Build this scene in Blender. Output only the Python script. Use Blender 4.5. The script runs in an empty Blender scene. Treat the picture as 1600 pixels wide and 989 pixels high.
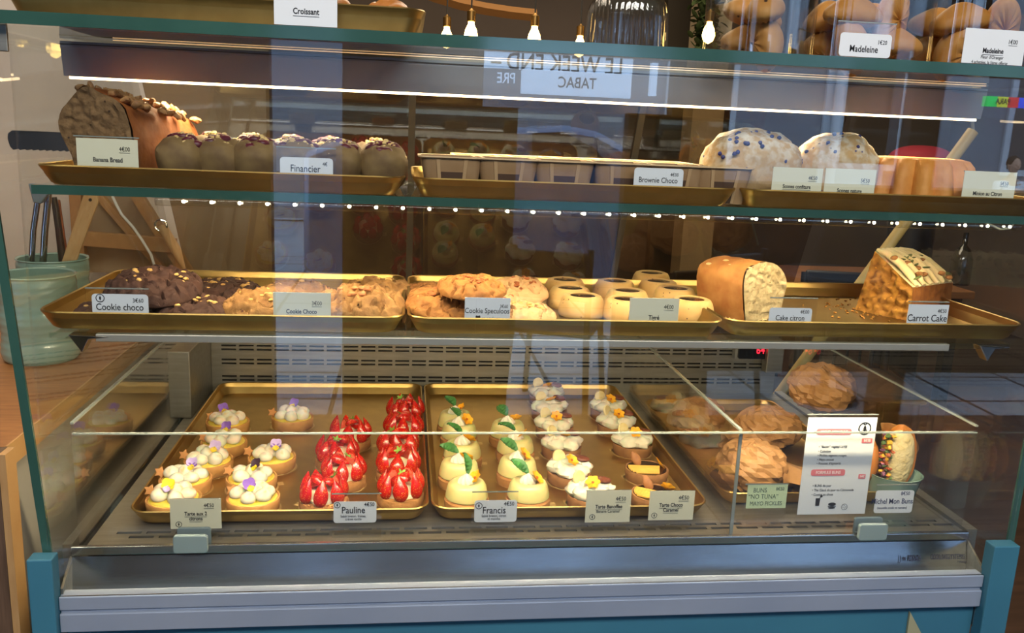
import bpy, bmesh, math, random
from mathutils import Vector, Matrix, Euler, noise
PI = math.pi
sc = bpy.context.scene
COL = sc.collection
random.seed(7)

# ---------------------------------------------------------------- camera
CAM = Vector((0.3604, -1.1140, 0.5132)); YAW, PITCH, ROLL, FPX = 0.127615, 0.211425, -0.042367, 1352.45
def cam_axes():
    cy, sy, cp, sp = math.cos(YAW), math.sin(YAW), math.cos(PITCH), math.sin(PITCH)
    fw = Vector((sy*cp, cy*cp, -sp)); r = Vector((cy, -sy, 0)); d = fw.cross(r)
    cr, sr = math.cos(ROLL), math.sin(ROLL)
    return cr*r + sr*d, -sr*r + cr*d, fw
CR, CD, CF = cam_axes()
cd = bpy.data.cameras.new('camera'); cam = bpy.data.objects.new('camera', cd); COL.objects.link(cam)
cd.sensor_fit = 'HORIZONTAL'; cd.sensor_width = 36; cd.lens = FPX/1600*36; cd.clip_start = .02; cd.clip_end = 200
m3 = Matrix((CR, -CD, -CF)).transposed()
cam.matrix_world = Matrix.Translation(CAM) @ m3.to_4x4()
sc.camera = cam
def at(u, v, ax, val):
    """point of the photograph's pixel (u,v) on the plane where coordinate ax equals val"""
    d = CR*((u-800)/FPX) + CD*((v-494.5)/FPX) + CF
    return CAM + d*((val-CAM[ax])/d[ax])
X, Y, Z = 0, 1, 2

# ---------------------------------------------------------------- world, light, exposure
sc.view_settings.view_transform = 'Standard'; sc.view_settings.look = 'None'
sc.view_settings.gamma = 1; sc.view_settings.use_curve_mapping = False
sc.view_settings.exposure = -0.06
sc.cycles.transparent_max_bounces = 32; sc.cycles.max_bounces = 8
sc.cycles.caustics_reflective = False; sc.cycles.caustics_refractive = False
sc.cycles.sample_clamp_indirect = 4
w = bpy.data.worlds.new('sky'); sc.world = w; w.use_nodes = True
bg = w.node_tree.nodes['Background']; bg.inputs[0].default_value = (.50, .70, 1, 1); bg.inputs[1].default_value = 5.0
def area(name, loc, rot, sx, sy, power, color, spread=PI):
    l = bpy.data.lights.new(name, 'AREA'); l.shape = 'RECTANGLE'; l.size = sx; l.size_y = sy
    l.energy = power; l.color = color; l.spread = spread
    o = bpy.data.objects.new(name, l); COL.objects.link(o); o.location = loc; o.rotation_euler = rot
    return o
WARM = (1, .80, .50)
area('canopy_led_light', (.55, .035, .5485), (math.radians(22), 0, 0), 1.18, .016, 6.5, WARM)
area('shelf_led_light', (.61, -.088, .411), (math.radians(30), 0, 0), 1.04, .008, 3.5, WARM)
area('lower_shelf_led_light', (.56, -.098, .262), (math.radians(32), 0, 0), 1.10, .010, 7, WARM)
area('front_fill_light', (.55, -1.9, 2.25), (math.radians(38), 0, 0), 2.6, 1.0, 150, (1, .96, .90))  # unseen fill light added to brighten the front of the case
area('back_room_fill_light', (.9, 2.6, 2.28), (0, 0, 0), 3.0, 1.6, 120, (1, .82, .60))  # unseen fill light added to lift the room behind the case
area('counter_area_light', (-.55, .35, 1.6), (0, 0, 0), .5, .5, 9, (1, .84, .66))  # warm area light over the counter, no fixture modelled

# ---------------------------------------------------------------- materials
def srgb(c):
    if isinstance(c, str):
        c = c.lstrip('#'); c = [int(c[i:i+2], 16)/255 for i in (0, 2, 4)]
    return tuple([(x/12.92 if x <= .04045 else ((x+.055)/1.055)**2.4) for x in c][:3]) + (1,)
MATS = {}
def mat(name, base, rough=.6, metal=0, col2=None, nscale=40, ncon=.5, spots=None, bump=None, sss=0, spec=None, emit=None, coat=0, top=None, detail=4, stretch=None):
    """one procedural material: base, noise towards col2, spots (colour, scale, size), bump (scale, strength, distance), top tint by local height (colour, z0, z1)"""
    if name in MATS: return MATS[name]
    m = bpy.data.materials.new(name); m.use_nodes = True; MATS[name] = m
    nt = m.node_tree; N = nt.nodes; L = nt.links; p = N['Principled BSDF']
    tc = N.new('ShaderNodeTexCoord'); vec = tc.outputs['Object']
    if stretch:
        mp = N.new('ShaderNodeMapping'); mp.inputs['Scale'].default_value = stretch
        L.new(vec, mp.inputs[0]); vec = mp.outputs[0]
    p.inputs['Roughness'].default_value = rough; p.inputs['Metallic'].default_value = metal
    c = srgb(base); p.inputs['Base Color'].default_value = c; cur = None
    def mixc(fac, a, b):
        mx = N.new('ShaderNodeMix'); mx.data_type = 'RGBA'
        L.new(fac, mx.inputs[0])
        if hasattr(a, 'links'): L.new(a, mx.inputs[6])
        else: mx.inputs[6].default_value = a
        mx.inputs[7].default_value = b
        return mx.outputs[2]
    def ramp(src, a, b):
        r = N.new('ShaderNodeMapRange'); r.inputs[1].default_value = a; r.inputs[2].default_value = b
        L.new(src, r.inputs[0]); return r.outputs[0]
    if col2:
        n = N.new('ShaderNodeTexNoise'); n.inputs['Scale'].default_value = nscale; n.inputs['Detail'].default_value = detail
        L.new(vec, n.inputs[0]); cur = mixc(ramp(n.outputs[0], .5-ncon*.3, .5+ncon*.3), c, srgb(col2))
    if top:
        sp = N.new('ShaderNodeSeparateXYZ'); L.new(tc.outputs['Object'], sp.inputs[0])
        n = N.new('ShaderNodeTexNoise'); n.inputs['Scale'].default_value = 90; L.new(tc.outputs['Object'], n.inputs[0])
        a = N.new('ShaderNodeMath'); a.operation = 'MULTIPLY'; L.new(ramp(sp.outputs[2], top[1], top[2]), a.inputs[0]); L.new(ramp(n.outputs[0], .42, .62), a.inputs[1])
        cur = mixc(a.outputs[0], cur if cur else c, srgb(top[0]))
    if spots:
        for sp_ in (spots if isinstance(spots, list) else [spots]):
            v = N.new('ShaderNodeTexVoronoi'); v.inputs['Scale'].default_value = sp_[1]; L.new(vec, v.inputs[0])
            cur = mixc(ramp(v.outputs[0], sp_[2], sp_[2]*.7), cur if cur else c, srgb(sp_[0]))
    if cur: L.new(cur, p.inputs['Base Color'])
    if bump:
        n = N.new('ShaderNodeTexNoise'); n.inputs['Scale'].default_value = bump[0]; n.inputs['Detail'].default_value = 5; L.new(vec, n.inputs[0])
        b = N.new('ShaderNodeBump'); b.inputs['Strength'].default_value = bump[1]; b.inputs['Distance'].default_value = bump[2] if len(bump) > 2 else .002
        L.new(n.outputs[0], b.inputs['Height']); L.new(b.outputs[0], p.inputs['Normal'])
    if sss:
        p.inputs['Subsurface Weight'].default_value = sss; p.inputs['Subsurface Scale'].default_value = .004
    if spec is not None: p.inputs['Specular IOR Level'].default_value = spec
    if coat: p.inputs['Coat Weight'].default_value = coat; p.inputs['Coat Roughness'].default_value = .08
    if emit:
        p.inputs['Emission Color'].default_value = srgb(emit[0]); p.inputs['Emission Strength'].default_value = emit[1]
    return m
def glassy(name, tint, base=.04, rough=0.0, power=5):
    """thin clear sheet: clear where looked through, mirror-like by angle"""
    if name in MATS: return MATS[name]
    m = bpy.data.materials.new(name); m.use_nodes = True; MATS[name] = m
    nt = m.node_tree; N = nt.nodes; L = nt.links; N.remove(N['Principled BSDF']); out = N['Material Output']
    t = N.new('ShaderNodeBsdfTransparent'); t.inputs[0].default_value = tint
    g = N.new('ShaderNodeBsdfGlossy'); g.inputs['Roughness'].default_value = rough; g.inputs[0].default_value = (1, 1, 1, 1)
    lw = N.new('ShaderNodeLayerWeight'); lw.inputs[0].default_value = .5
    pw = N.new('ShaderNodeMath'); pw.operation = 'POWER'; pw.inputs[1].default_value = power; L.new(lw.outputs['Facing'], pw.inputs[0])
    ml = N.new('ShaderNodeMath'); ml.operation = 'MULTIPLY_ADD'; ml.inputs[1].default_value = 1-base; ml.inputs[2].default_value = base; L.new(pw.outputs[0], ml.inputs[0])
    mx = N.new('ShaderNodeMixShader'); L.new(ml.outputs[0], mx.inputs[0]); L.new(t.outputs[0], mx.inputs[1]); L.new(g.outputs[0], mx.inputs[2])
    L.new(mx.outputs[0], out.inputs[0])
    return m
GLASS = glassy('clear_glass', (.985, .995, .99, 1), .058)
PLEXI = glassy('clear_acrylic', (.985, .985, .985, 1), .04, 0, 3.6)
JAR = glassy('jar_glass', (.93, .94, .93, 1), .06)
GEDGE = mat('glass_edge_green', '#3b5f54', .15, 0, '#2c4c44', 12, 1, coat=.6)
PEDGE = mat('acrylic_edge', '#8d938c', .2, 0, spec=.8)
GOLD = mat('gold_tray_metal', '#bfa060', .38, 1, '#ac8e54', 30, .8, bump=(300, .05, .0004))
STEEL = mat('brushed_steel', '#a9a69c', .42, .85, '#918e84', 18, 1, bump=(120, .08, .0005), stretch=(1, 8, 8))
STEELP = mat('polished_steel', '#c2c2c0', .2, 1)
ALU = mat('aluminium_profile', '#b2bccd', .45, .45, '#a4b0c4', 8, .8)
BLUE = mat('blue_paint', '#3f7a8e', .5, 0, '#386f86', 6, .8, bump=(200, .05, .0005))
DARK = mat('dark_void', '#0c0b0a', .8)
WHITEP = mat('white_paper', '#dfe2e4', .7)
CREAMP = mat('cream_paper', '#dcd8bc', .7)
GREENP = mat('green_paper', '#bccfa8', .7)
INK = mat('black_ink', '#1b1d24', .7)
BLUEINK = mat('blue_ink', '#2b3a6b', .7)
GREYC = mat('grey_plastic_clip', '#7f8f92', .45)
CHROME = mat('chrome', '#d8d8da', .1, 1)

# ---------------------------------------------------------------- mesh helpers
class MB:
    def __init__(s): s.v = []; s.f = []; s.m = []
    def add(s, vs, fs, mi=0, M=None):
        o = len(s.v)
        s.v += [tuple(M @ Vector(p)) if M else tuple(p) for p in vs]
        s.f += [tuple(i+o for i in f) for f in fs]; s.m += [mi]*len(fs); return s
    def box(s, a, b, mi=0, M=None):
        x0, y0, z0 = a; x1, y1, z1 = b
        vs = [(x0,y0,z0),(x1,y0,z0),(x1,y1,z0),(x0,y1,z0),(x0,y0,z1),(x1,y0,z1),(x1,y1,z1),(x0,y1,z1)]
        return s.add(vs, [(0,3,2,1),(4,5,6,7),(0,1,5,4),(1,2,6,5),(2,3,7,6),(3,0,4,7)], mi, M)
    def prism(s, pts, axis, a, b, mi=0, M=None):
        """closed outline pts in the two other axes, extruded along axis from a to b (outline ordered anticlockwise)"""
        n = len(pts)
        def mk(p, t): return [(t,p[0],p[1]), (p[0],t,p[1]), (p[0],p[1],t)][axis]
        vs = [mk(p, a) for p in pts]+[mk(p, b) for p in pts]
        fs = [tuple(range(n))[::-1], tuple(range(n, 2*n))]+[(i, (i+1)%n, (i+1)%n+n, i+n) for i in range(n)]
        return s.add(vs, fs, mi, M)
    def lathe(s, prof, n=32, mod=None, mi=0, M=None, cap=True):
        vs = []; fs = []; k = len(prof)
        for j, (r, z) in enumerate(prof):
            for i in range(n):
                a = 2*PI*i/n; rr, zz = r, z
                if mod: rr, zz = mod(r, z, a, j)
                vs.append((rr*math.cos(a), rr*math.sin(a), zz))
        for j in range(k-1):
            for i in range(n):
                i2 = (i+1) % n; fs.append((j*n+i, j*n+i2, (j+1)*n+i2, (j+1)*n+i))
        if cap:
            if prof[0][0] > 1e-5: fs.append(tuple(range(n))[::-1])
            if prof[-1][0] > 1e-5: fs.append(tuple((k-1)*n+i for i in range(n)))
        return s.add(vs, fs, mi, M)
    def tube(s, pts, r, n=10, mi=0, M=None, cap=True):
        pts = [Vector(p) for p in pts]; k = len(pts); rs = r if isinstance(r, (list, tuple)) else [r]*k
        vs = []; fs = []; up = Vector((0, 0, 1)); prev = None
        for j, p in enumerate(pts):
            t = (pts[min(j+1, k-1)]-pts[max(j-1, 0)]).normalized()
            a = (prev - t*prev.dot(t)) if prev else (t.cross(up) if abs(t.dot(up)) < .95 else t.cross(Vector((1, 0, 0))))
            a.normalize(); prev = a; b = t.cross(a)
            for i in range(n):
                q = 2*PI*i/n; vs.append(tuple(p + a*(rs[j]*math.cos(q)) + b*(rs[j]*math.sin(q))))
        for j in range(k-1):
            for i in range(n):
                i2 = (i+1) % n; fs.append((j*n+i, j*n+i2, (j+1)*n+i2, (j+1)*n+i))
        if cap: fs += [tuple(range(n))[::-1], tuple((k-1)*n+i for i in range(n))]
        return s.add(vs, fs, mi, M)
    def blob(s, c, r, seg=20, rings=12, amp=0, freq=8, seed=0, M=None, mi=0, fn=None, pw=1):
        """ellipsoid with noise; fn(unit vector, point) -> point for custom shaping; pw < 1 makes it boxier"""
        vs = []; fs = []; c = Vector(c)
        def pt(th, ph):
            u = Vector((math.sin(th)*math.cos(ph), math.sin(th)*math.sin(ph), math.cos(th)))
            q = Vector([math.copysign(abs(x)**pw, x) for x in u]) if pw != 1 else u
            k = 1 + (amp*noise.noise(u*freq*.3+Vector((seed*3.7, seed, -seed))) + amp*.5*noise.noise(u*freq+Vector((seed, 5, 1))) if amp else 0)
            p = Vector((q.x*r[0], q.y*r[1], q.z*r[2]))*k
            if fn: p = fn(u, p)
            return tuple(c + (M @ p if M else p))
        vs.append(pt(0, 0))
        for j in range(1, rings):
            for i in range(seg): vs.append(pt(PI*j/rings, 2*PI*i/seg))
        vs.append(pt(PI, 0)); e = len(vs)-1
        for i in range(seg):
            i2 = (i+1) % seg; fs.append((0, 1+i, 1+i2)); fs.append((e, e-seg+i2, e-seg+i))
            for j in range(rings-2): a = 1+j*seg; fs.append((a+i, a+seg+i, a+seg+i2, a+i2))
        return s.add(vs, fs, mi)
    def obj(s, name, mats, parent=None, smooth=True, loc=None, bev=0, sub=0):
        me = bpy.data.meshes.new(name); me.from_pydata(s.v, [], s.f)
        for m in (mats if isinstance(mats, list) else [mats]): me.materials.append(m)
        me.polygons.foreach_set('material_index', s.m)
        bm = bmesh.new(); bm.from_mesh(me); bmesh.ops.recalc_face_normals(bm, faces=bm.faces); bm.to_mesh(me); bm.free()
        o = bpy.data.objects.new(name, me); COL.objects.link(o)
        if parent: o.parent = parent
        if loc: o.location = loc
        if smooth:
            me.polygons.foreach_set('use_smooth', [True]*len(me.polygons))
            me.set_sharp_from_angle(angle=math.radians(42))
        if bev:
            b = o.modifiers.new('bevel', 'BEVEL'); b.width = bev; b.segments = 2; b.limit_method = 'ANGLE'
        if sub:
            b = o.modifiers.new('sub', 'SUBSURF'); b.levels = sub; b.render_levels = sub
        return o
def rounded(w, h, r, n=5, cx=0, cy=0):
    pts = []
    for (sx, sy, a0) in ((1, -1, -PI/2), (1, 1, 0), (-1, 1, PI/2), (-1, -1, PI)):
        for i in range(n+1):
            a = a0 + PI/2*i/n; pts.append((cx+sx*(w/2-r)+r*math.cos(a), cy+sy*(h/2-r)+r*math.sin(a)))
    return pts
def tag(o, label, cat, group=None, kind=None):
    o['label'] = label; o['category'] = cat
    if group: o['group'] = group
    if kind: o['kind'] = kind
    return o
def struct(o): o['kind'] = 'structure'; return o
def thing(name, label, cat, loc=(0, 0, 0), rz=0, group=None, rx=0, ry=0, scale=1):
    o = bpy.data.objects.new(name, None); COL.objects.link(o); o.location = loc; o.rotation_euler = (rx, ry, rz); o.scale = (scale,)*3
    o.empty_display_size = .02
    return tag(o, label, cat, group)
def dup(root, label, loc, rz=0, scale=1, group=None, rx=0, ry=0):
    r = root.copy(); COL.objects.link(r); r.location = loc; r.rotation_euler = (rx, ry, rz); r.scale = (scale,)*3; r['label'] = label
    if group: r['group'] = group
    for ch in list(root.children):
        c = ch.copy(); COL.objects.link(c); c.parent = r
        for g in list(ch.children):
            d = g.copy(); COL.objects.link(d); d.parent = c
    return r
def text_into(mb, s, x, y, size, bold=0, align='CENTER', M=None, shear=0, mi=0, xs=.82):
    """lettering as thin solid letters in the plane XZ (x right, y up), added to mb"""
    cu = bpy.data.curves.new('t', 'FONT'); cu.body = s; cu.size = size; cu.align_x = align; cu.align_y = 'CENTER'
    cu.extrude = .00012; cu.offset = bold*size; cu.shear = shear; cu.resolution_u = 3
    o = bpy.data.objects.new('t', cu); COL.objects.link(o)
    dg = bpy.context.evaluated_depsgraph_get(); me = o.evaluated_get(dg).to_mesh()
    vs = [(v.co.x*xs+x, -v.co.z, v.co.y+y) for v in me.vertices]; fs = [tuple(p.vertices) for p in me.polygons]
    wd = (min([v[0] for v in vs] or [0]), max([v[0] for v in vs] or [0]))
    mb.add(vs, fs, mi, M); o.evaluated_get(dg).to_mesh_clear(); bpy.data.objects.remove(o); bpy.data.curves.remove(cu)
    return wd

# ================================================================ THE SETTING: shop room and street
FL = -.86
struct(MB().box((-4, -3.2, FL-.1), (5, 6.0, FL)).obj('floor', mat('floor_wood', '#4a3528', .45, 0, '#33241b', 3, .8, stretch=(1, 8, 1)), smooth=False))
struct(MB().box((-4, -3.2, 2.3), (5, 6.0, 2.4)).obj('ceiling', mat('ceiling_paint', '#6b5b4a', .8), smooth=False))
struct(MB().box((-4, 6.0, FL), (5, 6.1, 2.3)).obj('wall_back', mat('wall_taupe', '#75675a', .8, 0, '#6d6054', 2, .6), smooth=False))
struct(MB().box((-4.1, -3.2, FL), (-4, 6.1, 2.3)).obj('wall_left', mat('wall_taupe', '', .8), smooth=False))
struct(MB().box((5, -3.2, FL), (5.1, 6.1, 2.3)).obj('wall_right', mat('wall_taupe', '', .8), smooth=False))
# partition behind the counter on the left
struct(MB().box((-2.2, .95, FL), (.045, 1.0, 2.3)).obj('wall_partition', mat('wall_plaster', '#c3b5a4', .8, 0, '#b7a998', 5, .7), smooth=False))
# shop front behind the photographer: piers between openings (mirrored in the showcase glass)
GY = -.13                                   # plane of the showcase's front glass
def refl(u, v, yw):                         # where something at world depth yw must stand to mirror at pixel (u,v)
    p = at(u, v, Y, 2*GY-yw); return Vector((p.x, yw, p.z))
DARKF = mat('shopfront_dark', '#3a3029', .7, 0, '#2c241e', 4, .8)
def pier(n, u0, u1, yw, z0=FL, z1=2.3):
    a = refl(u0, 400, yw).x; b = refl(u1, 400, yw).x
    return struct(MB().box((a, yw-.08, z0), (b, yw, z1)).obj('trim_%d' % n, DARKF, smooth=False))
FY = -2.9
zc = refl(880, 172, FY).z
pier(1, -260, 425, FY); pier(2, 535, 746, FY); pier(3, 1032, 1120, FY)
pier(10, 747, 800, FY, z1=zc); pier(11, 968, 1031, FY, z1=zc)
pier(4, 1395, 1440, FY); pier(5, 1820, 2200, FY)
struct(MB().box((-4, FY-.1, 1.5), (5, FY, 2.3)).obj('trim_6', DARKF, smooth=False))
struct(MB().box((-30, -25, FL-.16), (30, -3.0, FL-.05)).obj('ground', mat('street_paving', '#c3c7cb', .8, 0, '#a9aeb4', 1.5, .8, spots=('#4f5459', 2.2, .0)), smooth=False))
# paving joints and facade
pv = MB()
for i in range(-14, 15): pv.box((i*.6-.012, -9, FL-.052), (i*.6+.012, -3.0, FL-.049))
for i in range(0, 12): pv.box((-9, -3.1-i*.5-.012, FL-.052), (9, -3.1-i*.5+.012, FL-.049))
struct(pv.obj('trim_7', mat('paving_joint', '#43484e', .9), smooth=False))
FAC = mat('facade_plaster', '#8d939c', .9, 0, '#7c838c', .6, .8)
fa = thing('street_building', 'pale grey street building mirrored in the top of the showcase glass', 'building', (0, -12, FL))
MB().box((-16, -.3, 0), (16, 0, 9)).obj('wall', FAC, fa, smooth=False)
DGL = mat('dark_window_glass', '#1c242e', .15)
for wx in (-11, -8.2, -5.6, 4.7, 7.4, 10.2):
    wn = MB().box((wx-.55, .0, 1.0), (wx+.55, .05, 2.9)).obj('window', mat('window_frame_white', '#c9ced2', .6), fa, smooth=False)
    MB().box((wx-.45, .045, 1.1), (wx+.45, .06, 2.8)).obj('pane', DGL, wn, smooth=False)
gx0 = refl(1285, 200, -11.95).x; gx1 = refl(1388, 200, -11.95).x
MB().box((gx0, .0, 0), (gx1, .06, 6)).obj('white_bay', mat('white_shutter', '#c8d2da', .8), fa, smooth=False)
px = refl(1303, 200, -11.9).x
MB().tube([(px, .15, 0), (px, .15, 7)], .07).obj('drainpipe', mat('pipe_paint', '#e5e9ec', .6), fa)
# tobacconist's sign
def rect_refl(u0, v0, u1, v1, yw):
    a = refl(u0, (v0+v1)/2, yw); b = refl(u1, (v0+v1)/2, yw); m_ = (u0+u1)/2
    return a.x, b.x, refl(m_, v1, yw).z, refl(m_, v0, yw).z
SIGNW = mat('lit_sign_white', '#dfe9f2', .6, emit=('#a9c8f0', 2.6)); SIGNK = mat('sign_letters', '#2b2f36', .7)
yw = -11.6
sg = thing('shop_sign', 'white lit sign reading LE WEEK END and TABAC mirrored in the showcase glass', 'sign', (0, yw, 0))
x0, x1, z0, z1 = rect_refl(752, 60, 990, 111, yw)
MB().box((x0, -.1, z0), (x1, 0, z1)).obj('upper_panel', SIGNW, sg, smooth=False)
R180 = Matrix.Rotation(PI, 4, 'Z')
mb = MB(); s_ = (x1-x0)
text_into(mb, 'LE WEEK END –', 0, 0, s_*.150, .012, M=Matrix.Translation(((x0+x1)/2, .01, z0+(z1-z0)*.2)) @ R180)
mb.obj('lettering', SIGNK, sg, smooth=False)
x0, x1, z0, z1 = rect_refl(815, 111, 986, 150, yw)
MB().box((x0, -.1, z0), (x1, .02, z1-.01)).obj('lower_panel', SIGNW, sg, smooth=False)
mb = MB(); text_into(mb, 'TABAC', 0, 0, (z1-z0)*.62, .01, M=Matrix.Translation(((x0+x1)/2, .03, (z0+z1)/2)) @ R180)
mb.obj('lettering', SIGNK, sg, smooth=False)
x0, x1, z0, z1 = rect_refl(1017, 98, 1027, 150, yw)
MB().box((x0, -.1, z0), (x1, 0, z1)).obj('side_blade', SIGNW, sg, smooth=False)
x0, x1, z0, z1 = rect_refl(772, 115, 802, 134, yw)
mb = MB(); text_into(mb, 'PRE', 0, 0, (z1-z0)*1.2, .01, M=Matrix.Translation(((x0+x1)/2, .31, (z0+z1)/2)) @ R180)
mb.obj('lettering', SIGNW, sg, smooth=False)
# rainbow LED shop sign mirrored at the right edge
x0, x1, z0, z1 = rect_refl(1541, 152, 1625, 168, -11.5)
ls_ = thing('led_sign', 'rainbow LED strip sign reading PARA, mirrored at the upper right edge', 'sign', (0, -11.5, 0))
for q, cl_ in enumerate(('#20e060', '#d8e040', '#e03030', '#3050f0', '#9030e0')):
    a_, b_ = x0+(x1-x0)*q/5, x0+(x1-x0)*(q+1)/5
    MB().box((min(a_, b_), -.1, z0), (max(a_, b_), 0, z1)).obj('colour_segment', mat('led_segment_%d' % q, cl_, .6, emit=(cl_, 2.2)), ls_, smooth=False)
mb = MB(); text_into(mb, 'PARA', 0, 0, (z1-z0)*.8, .02, M=Matrix.Translation((x0+(x1-x0)*.3, .01, (z0+z1)/2)) @ R180)
mb.obj('lettering', SIGNK, ls_, smooth=False)
# parked car mirrored above the brownies
cy = -6.6
cp = [refl(u, v, cy) for u, v in ((822, 320), (822, 200), (860, 196), (905, 205), (940, 225), (968, 252), (1060, 268), (1090, 290), (1090, 330))]
ct = thing('parked_car', 'grey car parked in the street, mirrored above the brownies', 'car', (0, cy, 0))
out = [(p.x, p.z) for p in cp]; out = [(out[0][0], FL+.25)]+out[1:-1]+[(out[-1][0], FL+.25)]
MB().prism([(out[0][0]-1.8, FL+.25), (out[0][0]-1.8, out[1][1]-.25), (out[0][0]-1.2, out[1][1])]+out[1:], Y, -.8, .8).obj('body', mat('car_paint', '#7f95b5', .25, .3, coat=.5), ct, bev=.05)
wi = [(o.x, o.z) for o in (refl(832, 262, cy+.82), refl(832, 208, cy+.82), refl(880, 206, cy+.82), refl(930, 232, cy+.82), refl(950, 258, cy+.82))]
MB().prism(wi, Y, .8, .82).obj('side_window', DGL, ct, smooth=False)
for dx in (-1.0, 1.0):
    MB().lathe([(0, -.1), (.31, -.1), (.33, -.06), (.33, .06), (.31, .1), (0, .1)], 28, M=Matrix.Translation(((out[0][0]+out[-1][0])/2-.4+dx*1.1, .72, FL+.29)) @ Matrix.Rotation(PI/2, 4, 'X')).obj('wheel', mat('tyre_rubber', '#15161a', .8), ct)
blk = thing('dark_blocker', 'long dark block added outside, mirrored as the dark band at right', 'block', (0, -4.3, 0))  # plain box added to darken this part of the glass reflection
xa, xb, zt = refl(1085, 400, -4.2).x, refl(1680, 400, -4.2).x, refl(1350, 300, -4.2).z
MB().box((xa, -.2, FL-.05), (xb, .1, zt)).obj('box', mat('blocker_brown', '#33271f', .8, 0, '#241b16', 5, .8), blk, bev=.01)
MB().box((xa-.01, -.21, zt), (xb+.01, .11, zt+.03)).obj('lip', mat('blocker_lip', '#4a3a2c', .7), blk, bev=.005)
# terrace chairs and table outside, mirrored at lower right
IRON = mat('black_iron', '#15171b', .5)
def terrace_chair(label, loc, rz, first=[None]):
    if first[0] is None:
        t = thing('terrace_chair', label, 'chair', loc, rz, 'terrace chairs outside'); first[0] = t
        MB().box((-.21, -.21, .44), (.21, .21, .465)).obj('seat', IRON, t, bev=.01)
        for sx in (-1, 1):
            for sy in (-1, 1):
                top = .88 if sy > 0 else .45
                MB().tube([(sx*.22, sy*.24, 0), (sx*.19, sy*.19, .45), (sx*.19, sy*.2, top)], .016).obj('leg', IRON, t)
        MB().box((-.19, .185, .62), (.19, .205, .86)).obj('backrest', IRON, t, bev=.01)
    else: t = dup(first[0], label, loc, rz)
    return t
terrace_chair('black terrace chair mirrored at the right, behind the menu sheet', (1.15, -3.45, FL-.05), .4)
terrace_chair('black terrace chair mirrored at the far right of the case', (1.95, -3.5, FL-.05), -.5)
tt = thing('terrace_table', 'round black terrace table mirrored at the lower right of the glass', 'table', (2.75, -3.65, FL-.05))
MB().lathe([(0, .70), (.32, .70), (.33, .715), (.32, .73), (0, .73)], 36).obj('tabletop', IRON, tt)
MB().tube([(0, 0, .02), (0, 0, .7)], .025).obj('pedestal', IRON, tt)
MB().lathe([(0, 0), (.2, 0), (.19, .02), (0, .03)], 24).obj('foot', IRON, tt)

# ================================================================ THE SHOWCASE
XL, XR = -.045, 1.172
case = thing('display_case', 'refrigerated glass pastry display case on a blue base', 'display case', (0, 0, 0))
# top glass
TZ = .598
b = MB().box((-.45, -.14, TZ), (1.55, .33, TZ+.013)).obj('top_glass', glassy('top_glass_clear', (.93, .98, .96, 1), .05), case, smooth=False)
MB().box((-.45, -.1415, TZ), (1.55, -.1385, TZ+.013)).obj('glass_edge', GEDGE, b, smooth=False)
# front glass, side glasses
MB().box((XL, GY-.004, -.043), (XR, GY+.002, TZ-.001)).obj('front_glass', GLASS, case, smooth=False)
def side(x0, x1, name):
    t = .005
    vs = [(x0-t, GY+.003, -.03), (x0+t, GY+.003, -.03), (x0+t, .62, -.03), (x0-t, .62, -.03), (x1-t, GY+.003, TZ-.001), (x1+t, GY+.003, TZ-.001), (x1+t, .42, TZ-.001), (x1-t, .42, TZ-.001)]
    fs = [(0,3,2,1),(4,5,6,7),(0,1,5,4),(1,2,6,5),(2,3,7,6),(3,0,4,7)]
    g = MB().add(vs, fs).obj(name, GLASS, case, smooth=False)
    e = MB().add([(a, (GY+.0005 if i in (0, 1, 4, 5) else GY+.004), c) for i, (a, _, c) in enumerate(vs)], fs).obj('glass_edge', GEDGE, g, smooth=False)
side(-.045, -.088, 'side_glass'); side(1.175, 1.175, 'side_glass')
# deck with slots
def slotted(mb, f, x0, x1, va, vb, rows, pitch, slot, mi=0):
    """sheet with rows of real slots; f(x, v, depth) gives the point; rows (v0, v1, offset)"""
    def q(xa, xb, a, b_):
        if xb-xa < 1e-5 or b_-a < 1e-6: return
        mb.add([f(xa, a, 0), f(xb, a, 0), f(xb, b_, 0), f(xa, b_, 0)], [(0, 1, 2, 3)], mi)
    v = va
    for (r0, r1, off) in rows:
        q(x0, x1, v, r0); x = x0 + off; q(x0, x, r0, r1)
        while x + slot < x1:
            nx = min(x + pitch, x1)
            q(x+slot, nx if x+pitch+slot < x1 else x1, r0, r1)
            mb.add([f(x, r0, 0), f(x+slot, r0, 0), f(x+slot, r0, .004), f(x, r0, .004)], [(0, 1, 2, 3)], mi)
            mb.add([f(x, r1, 0), f(x+slot, r1, 0), f(x+slot, r1, .004), f(x, r1, .004)], [(0, 1, 2, 3)], mi)
            x += pitch
        v = r1
    q(x0, x1, v, vb)
DZ = -.025
mb = MB(); slotted(mb, lambda x, v, d: (x, v, DZ-d), -.035, 1.168, -.052, .62, [(-.026, -.0195, .045), (-.013, -.0065, .026)], .0375, .031)
d = mb.obj('deck', STEEL, case, smooth=False)
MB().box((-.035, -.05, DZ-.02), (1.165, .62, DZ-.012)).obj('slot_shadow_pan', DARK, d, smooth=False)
MB().box((-.05, -.058, -.032), (1.168, -.0505, -.0205)).obj('deck_lip', STEELP, d, smooth=False, bev=.0015)
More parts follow.
